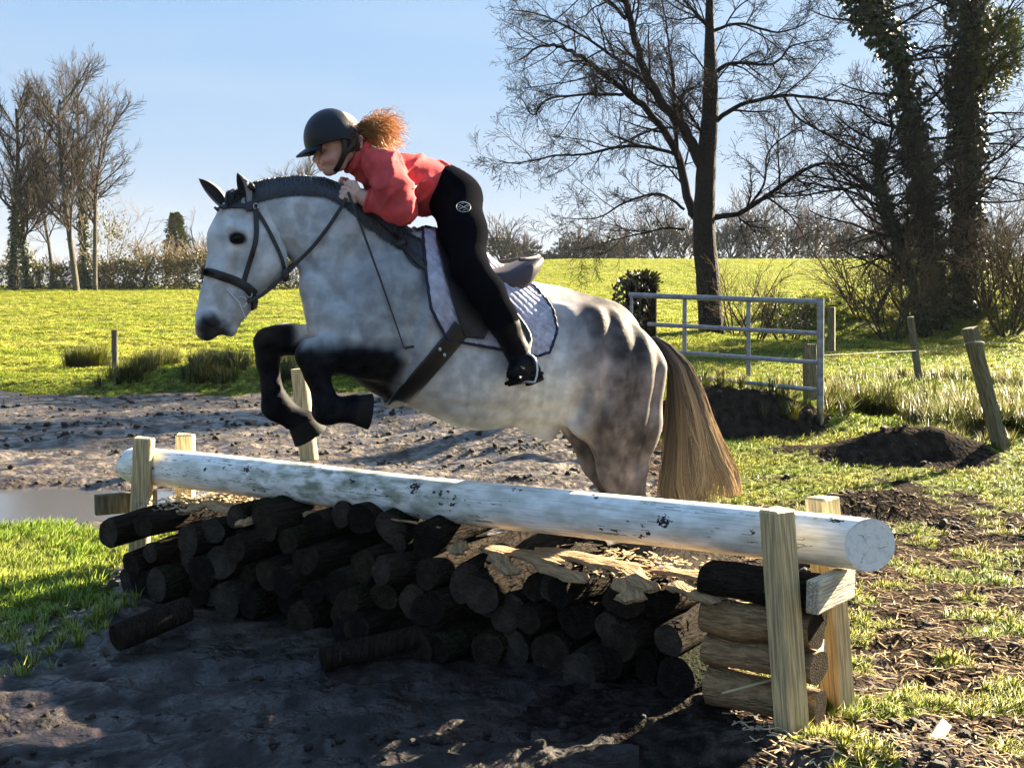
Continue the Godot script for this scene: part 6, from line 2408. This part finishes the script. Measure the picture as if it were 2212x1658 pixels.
	# ---- breeches
	var bf := Field.new(Vector3(-0.50, 1.10, -0.56), Vector3(0.34, 2.20, 0.60), 0.0125)
	chain(bf, [[920, 404, 0.0, 46], [955, 410, 0.0, 50], [986, 428, 0.0, 52]], 0.05, 1.35)
	for s: float in [1.0, -1.0]:
		chain(bf, [[984, 432, 0.085 * s, 55], [1001, 500, 0.20 * s, 47], [1016, 580, w0 * s, 37]], 0.05, 1.0)
		chain(bf, [[1016, 580, w0 * s, 37], [1052, 632, (w0 + 0.05) * s, 37], [1082, 684, (w0 + 0.045) * s, 32], [1105, 732, (w0 + 0.035) * s, 26]], 0.04)
	bf.cut(H(930, 395, 0.0), Vector3(-0.93, 0.35, 0))
	put("breeches", field_mesh(bf), M.breeches, root)
	# ---- boots with heel, sole and tread
	for s: float in [1.0, -1.0]:
		var a := H(1076, 678, (w0 + 0.045) * s)
		var bt := Field.new(H(1130, 850, w0 * s).min(H(1040, 640, (w0 + 0.14) * s)) - Vector3(0.10, 0.06, 0.10), H(1180, 640, w0 * s).max(H(1180, 640, (w0 + 0.14) * s)) + Vector3(0.06, 0.02, 0.12), 0.0085)
		chain(bt, [[1073, 668, (w0 + 0.048) * s, 35], [1089, 700, (w0 + 0.042) * s, 31], [1116, 756, (w0 + 0.03) * s, 25], [1130, 784, (w0 + 0.03) * s, 25]], 0.02)
		chain(bt, [[1134, 790, (w0 + 0.015) * s, 22], [1150, 800, (w0 - 0.01) * s, 18]], 0.02)
		chain(bt, [[1128, 788, (w0 + 0.04) * s, 23], [1120, 801, (w0 + 0.075) * s, 20], [1110, 807, (w0 + 0.105) * s, 16]], 0.03, 1.0)
		bt.cut(a, H(1060, 650, (w0 + 0.045) * s) - H(1106, 735, (w0 + 0.04) * s))
		put("boot", field_mesh(bt, 0.002, 14.0, 5.0), M.boot, root)
		mb = MB.new()
		var heel := H(1158, 812, (w0 - 0.015) * s)
		var toe := H(1106, 822, (w0 + 0.12) * s)
		var dd := (toe - heel).normalized()
		var upv := Vector3(-0.30, 0.90, -0.25 * s)
		upv = (upv - dd * upv.dot(dd)).normalized()
		var l := heel.distance_to(toe)
		mb.box(Transform3D(Basis(dd, upv, dd.cross(upv)), heel.lerp(toe, 0.5)), Vector3(l * 1.04, 0.016, 0.082), 0.006)
		mb.box(Transform3D(Basis(dd, upv, dd.cross(upv)), heel.lerp(toe, 0.14) - upv * 0.018), Vector3(l * 0.28, 0.024, 0.07), 0.005)
		for k in 5:
			mb.box(Transform3D(Basis(dd, upv, dd.cross(upv)), heel.lerp(toe, 0.42 + k * 0.12) - upv * 0.010), Vector3(0.012, 0.010, 0.074), 0.002)
		put("sole", mb.mesh(), M.boot, root)
	# ---- jacket
	var jf := Field.new(Vector3(-0.86, 1.40, -0.40), Vector3(0.06, 2.16, 0.44), 0.0105)
	chain(jf, [[948, 402, 0.0, 49], [915, 398, 0.0, 52], [862, 384, 0.0, 58], [818, 362, 0.0, 47]], 0.05, 1.32)
	chain(jf, [[915, 418, 0.0, 42], [880, 408, 0.0, 46]], 0.05, 1.2)
	chain(jf, [[818, 352, 0.0, 46], [786, 338, 0.02, 40], [762, 334, 0.02, 36]], 0.05, 1.05)
	chain(jf, [[826, 352, 0.16, 40], [850, 408, 0.225, 38], [868, 452, 0.25, 31]], 0.03)
	chain(jf, [[868, 452, 0.25, 29], [838, 446, 0.215, 27], [806, 436, 0.175, 22], [796, 433, 0.165, 21]], 0.02)
	chain(jf, [[816, 354, -0.16, 40], [836, 408, -0.21, 37], [850, 448, -0.23, 30]], 0.03)
	chain(jf, [[850, 448, -0.23, 28], [820, 440, -0.19, 26], [786, 427, -0.145, 21]], 0.02)
	jf.cut(H(952, 402, 0.0), Vector3(0.93, -0.30, 0))
	jf.cut(H(766, 330, 0.02), Vector3(-0.80, 0.50, 0), 0.14)
	jf.cut(H(793, 432, 0.16), Vector3(-0.93, 0.30, -0.15), 0.075)
	jf.cut(H(784, 426, -0.145), Vector3(-0.93, 0.30, 0.15), 0.075)
	put("jacket", field_mesh(jf, 0.009, 5.0, 0.0, true), M.jacket, root)
	# a pale pocket seam on the side
	var seam := PackedVector3Array()
	for q: Vector2 in [Vector2(892, 407), Vector2(902, 398), Vector2(914, 391), Vector2(926, 384), Vector2(932, 381)]:
		var sh := hit_field(jf, q.x, q.y)
		seam.append(sh[0] + (sh[1] as Vector3) * 0.004)
	mb = MB.new()
	mb.tube(smooth_line(seam, 3), ramp(0.0028, 0.0022, 13), 6)
	put("pocket_seam", mb.mesh(), M.emblem, root)
	# collar
	mb = MB.new()
	var cl := PackedVector3Array()
	for k in 21:
		var a := TAU * k / 20.0
		cl.append(H(778, 334, 0.02) + Vector3(0.53, 0.85, 0) * cos(a) * 0.080 + Vector3(0, 0, 1) * sin(a) * 0.078 + Vector3(-0.83, 0.55, 0) * 0.01 * cos(a))
	mb.tube(cl, ramp(0.014, 0.014, 21), 8)
	put("collar", mb.mesh(), M.jacket, root)
	# cuffs and the edge of a grey shirt, and a pocket seam
	for e: Array in [[792, 431, 0.162, 21.0, 1.0], [783, 426, -0.142, 20.0, 1.0]]:
		mb = MB.new()
		var c := H(e[0], e[1], e[2])
		var ax := Vector3(-0.93, 0.30, -0.15 * signf(e[2])).normalized()
		var p1 := ax.cross(Vector3.UP).normalized()
		var p2 := ax.cross(p1)
		var ring := PackedVector3Array()
		for k in 17:
			ring.append(c + (p1 * cos(TAU * k / 16.0) + p2 * sin(TAU * k / 16.0)) * HR(c, e[3]) * 0.95)
		mb.tube(ring, ramp(0.007, 0.007, 17), 7)
		put("cuff", mb.mesh(), M.jacket, root)
	# wrist band
	var wb := H(779, 424, 0.14)
	mb = MB.new()
	var ring2 := PackedVector3Array()
	for k in 17:
		ring2.append(wb + Vector3(0.30, 0.93, 0).normalized() * cos(TAU * k / 16.0) * 0.0225 + Vector3(0, 0, 1) * sin(TAU * k / 16.0) * 0.0225)
	mb.tube(ring2, ramp(0.004, 0.004, 17), 6)
	put("wrist_band", mb.mesh(), M.leather, root)
	# waistband
	mb = MB.new()
	var wl := PackedVector3Array()
	for k in 25:
		var a := TAU * k / 24.0
		wl.append(H(947, 403, 0.0) + Vector3(0.32, 0.95, 0) * cos(a) * 0.098 + Vector3(0, 0, 1) * sin(a) * 0.136)
	mb.tube(wl, ramp(0.012, 0.012, 25), 7)
	put("waistband", mb.mesh(), M.breeches, root)
	# ---- helmet
	var hm := Transform3D(Basis(Vector3(0, 0, 1), 0.27), H(719, 300, 0.03))
	mb = MB.new()
	var rows := 18
	var cols := 40
	for y in rows + 1:
		var e := lerpf(-0.12, PI / 2.0, float(y) / rows)
		for x in cols + 1:
			var a := TAU * x / cols
			var low := 1.0
			var d := Vector3(cos(e) * cos(a), sin(e), cos(e) * sin(a) * -1.0)
			var r := Vector3(0.124, 0.128, 0.102)
			if d.x > 0.0:
				r.x = 0.122
			var dip := 0.030 * ss(0.15, 0.9, d.x) * (1.0 - float(y) / rows)
			var p := d * r - Vector3(0, dip, 0)
			mb.vert(hm * p, (hm.basis * (d / r).normalized()))
	for y in rows:
		for x in cols:
			var q := y * (cols + 1) + x
			mb.quad(q, q + 1, q + cols + 2, q + cols + 1)
	var helmet := put("helmet", mb.mesh(), M.helmet, root)
	mb = MB.new()
	var lip := PackedVector3Array()
	for x in cols + 1:
		lip.append(mb.v[x] if false else hm * (Vector3(cos(-0.12) * cos(TAU * x / cols) * 0.123, sin(-0.12) * 0.128 - 0.030 * ss(0.15, 0.9, cos(-0.12) * cos(TAU * x / cols)), -cos(-0.12) * sin(TAU * x / cols) * 0.101)))
	mb.tube(lip, ramp(0.0045, 0.0045, cols + 1), 7)
	put("rim", mb.mesh(), M.helmet, helmet)
	mb = MB.new()
	var nr := 8
	for layer in 2:
		var f0 := mb.v.size()
		for j in nr + 1:
			for k in 17:
				var a := lerpf(-1.05, 1.05, k / 16.0)
				var t := float(j) / nr
				var reach := 0.052 * cos(a * 1.35) * t
				var p := Vector3(-0.121 * cos(a), -0.016, 0.100 * sin(a)) + Vector3(-reach, -0.012 * t - 0.010 * t * t + 0.004 * cos(a), 0)
				mb.vert(hm * (p - Vector3(0, 0.004 * layer, 0)), hm.basis * (Vector3(-0.15, 1, 0) if layer == 0 else Vector3(0.15, -1, 0)).normalized())
		for j in nr:
			for k in 16:
				var q := f0 + j * 17 + k
				if layer == 0:
					mb.quad(q, q + 1, q + 18, q + 17)
				else:
					mb.quad(q, q + 17, q + 18, q + 1)
	mb.face_out()
	put("peak", mb.mesh(), M.helmet, helmet)
	# harness
	for s: float in [1.0, -1.0]:
		var pts := PackedVector3Array([H(738, 288, 0.03 + 0.095 * s), H(744, 312, 0.03 + 0.086 * s), H(741, 338, 0.03 + 0.074 * s), H(728, 364, 0.03 + 0.045 * s), H(718, 374, 0.03)])
		pts = smooth_line(pts, 5)
		var ups := PackedVector3Array()
		for k in pts.size():
			ups.append(Vector3(0.1, -0.5 * k / pts.size(), s))
		mb = MB.new()
		mb.strap(pts, ups, 0.012, 0.003)
		pts = smooth_line(PackedVector3Array([H(772, 288, 0.03 + 0.08 * s), H(762, 312, 0.03 + 0.085 * s), H(744, 334, 0.03 + 0.077 * s)]), 5)
		ups = PackedVector3Array()
		for k in pts.size():
			ups.append(Vector3(0.1, 0, s))
		mb.strap(pts, ups, 0.010, 0.003)
		put("harness", mb.mesh(), M.leather, helmet)
	# ---- hair: a loose bunch of ginger curls
	mb = MB.new()
	for k in 1100:
		var o := H(rf(768, 800), rf(268, 304), rf(-0.05, 0.10))
		var d := Vector3(rf(0.45, 1.0), rf(-0.15, 0.75), rf(-0.55, 0.55)).normalized()
		var l := rf(0.08, 0.195) * (1.0 if d.y > 0.1 else 0.85)
		var e1 := d.cross(rv()).normalized()
		var e2 := d.cross(e1)
		var pts := PackedVector3Array()
		var turns := rf(6.0, 16.0)
		var cr := rf(0.004, 0.013)
		var ph := rf(0, TAU)
		for j in 15:
			var t := j / 14.0
			pts.append(o + d * l * t + Vector3(0, -0.05 * t * t * rf(0.8, 1.2), 0) + (e1 * cos(t * turns + ph) + e2 * sin(t * turns + ph)) * cr * minf(t * 3.0, 1.0))
		var tone := rf(0.6, 1.3)
		mb.tube(pts, ramp(0.0015, 0.0008, 15), 3, Color(0.24, 0.10, 0.035) * tone, Color(0.60, 0.34, 0.13) * tone)
	put("hair", mb.mesh(), M.curl_hair, root)
	mb = MB.new()
	for k in 160:
		var s := 1.0 if k % 4 != 0 else -1.0
		var a := H(rf(742, 770), rf(284, 296), 0.03 + 0.085 * s)
		var b := H(rf(758, 780), rf(306, 330), 0.03 + 0.075 * s)
		mb.tube(PackedVector3Array([a, a.lerp(b, 0.5) + rv() * 0.008, b]), PackedFloat32Array([0.0025, 0.0025, 0.0015]), 3, Color(0.05, 0.022, 0.01), Color(0.09, 0.04, 0.018))
	put("hair", mb.mesh(), M.hair, root)
	# ---- round emblem on the hip of the breeches
	var hit := hit_field(bf, 1001, 449)
	var c: Vector3 = hit[0]
	var nn: Vector3 = hit[1]
	var e1 := Vector3.UP.cross(nn).normalized()
	var e2 := nn.cross(e1)
	c += nn * 0.006
	mb = MB.new()
	var R := 0.030
	var circ := PackedVector3Array()
	for k in 33:
		circ.append(c + (e1 * cos(TAU * k / 32.0) + e2 * sin(TAU * k / 32.0)) * R)
	mb.tube(circ, ramp(0.0014, 0.0014, 33), 5)
	for a: float in [0.62, 2.45]:
		var d := e1 * cos(a) + e2 * sin(a)
		mb.tube(PackedVector3Array([c - d * R * 0.72, c + d * R * 0.72]), PackedFloat32Array([0.0016, 0.0016]), 5)
	for k in 4:
		var a := PI / 2.0 * k + 0.1
		var o := c + (e1 * cos(a) + e2 * sin(a)) * R * 0.66
		mb.tube(PackedVector3Array([o - e1 * 0.004, o + e2 * 0.004, o + e1 * 0.004]), PackedFloat32Array([0.0013, 0.0013, 0.0013]), 5)
	put("emblem", mb.mesh(), M.emblem, root)
	# ---- stirrups
	for s: float in [1.0, -1.0]:
		var st := on_frame("stirrup", "near side stirrup iron under the rider's black boot" if s > 0.0 else "far side stirrup hidden beyond the horse", "stirrup")
		mb = MB.new()
		var c2 := H(1128, 806, (w0 + 0.07) * s)
		var arch := PackedVector3Array()
		var fd := Vector3(0.9, -0.1, 0.35 * s).normalized()
		for k in 13:
			var a := lerpf(-0.25, PI + 0.25, k / 12.0)
			arch.append(c2 + fd * cos(a) * 0.062 + Vector3(0.25, 0.9, 0) * (sin(a) * 0.10 - 0.01))
		arch.append(arch[0])
		mb.tube(arch, ramp(0.0055, 0.0055, 14), 8)
		put("iron", mb.mesh(), M.steel, st)
		mb = MB.new()
		var lp := smooth_line(PackedVector3Array([c2 + Vector3(0.02, 0.09, 0), H(1140, 720, (w0 + 0.02) * s), H(1090, 650, (w0 + 0.0) * s), H(1050, 600, (w0 - 0.03) * s)]), 4)
		var ups := PackedVector3Array()
		for k in lp.size():
			ups.append(Vector3(0, 0.1, s))
		mb.strap(lp, ups, 0.013, 0.003)
		put("leather_strap", mb.mesh(), M.leather, st)
	# ---- whip
	var wh := on_frame("riding_whip", "thin black riding whip hanging from the rider's near hand along the shoulder", "whip")
	var wp := PackedVector3Array()
	for k in 12:
		var t := k / 11.0
		var u := lerpf(752, 873, t) + sin(t * PI) * 2.0
		var v := lerpf(416, 752, t)
		var h2 := on_horse(u, v, 0.03)
		var z := maxf((h2[0] as Vector3).z, 0.15)
		wp.append(H(u, v, lerpf(0.15, 0.315, sqrt(t)) if z < 0.34 else z))
	mb = MB.new()
	mb.tube(wp, ramp(0.0062, 0.0026, 12), 7, Color.WHITE, Color.WHITE, true)
	put("shaft", mb.mesh(), M.leather, wh)
	mb = MB.new()
	var k0 := wp[11]
	mb.strap(PackedVector3Array([k0, H(882, 750, k0.z), H(894, 748, k0.z)]), PackedVector3Array([Vector3(0, 0, 1), Vector3(0, 0, 1), Vector3(0, 0, 1)]), 0.006, 0.0025)
	put("keeper", mb.mesh(), M.leather, wh)


func hit_field(f: Field, u: float, v: float) -> Array:
	var o := HBI * EYE
	var dd := (HBI.basis * ray(u, v)).normalized()
	var t := 3.2
	while t < 7.0:
		var p := o + dd * t
		var s := f.sample(p)
		if s < 0.001:
			return [p, f.grad(p)]
		t += clampf(s * 0.7, 0.002, 0.04)
	return [H(u, v, 0.2), Vector3(0, 0, 1)]
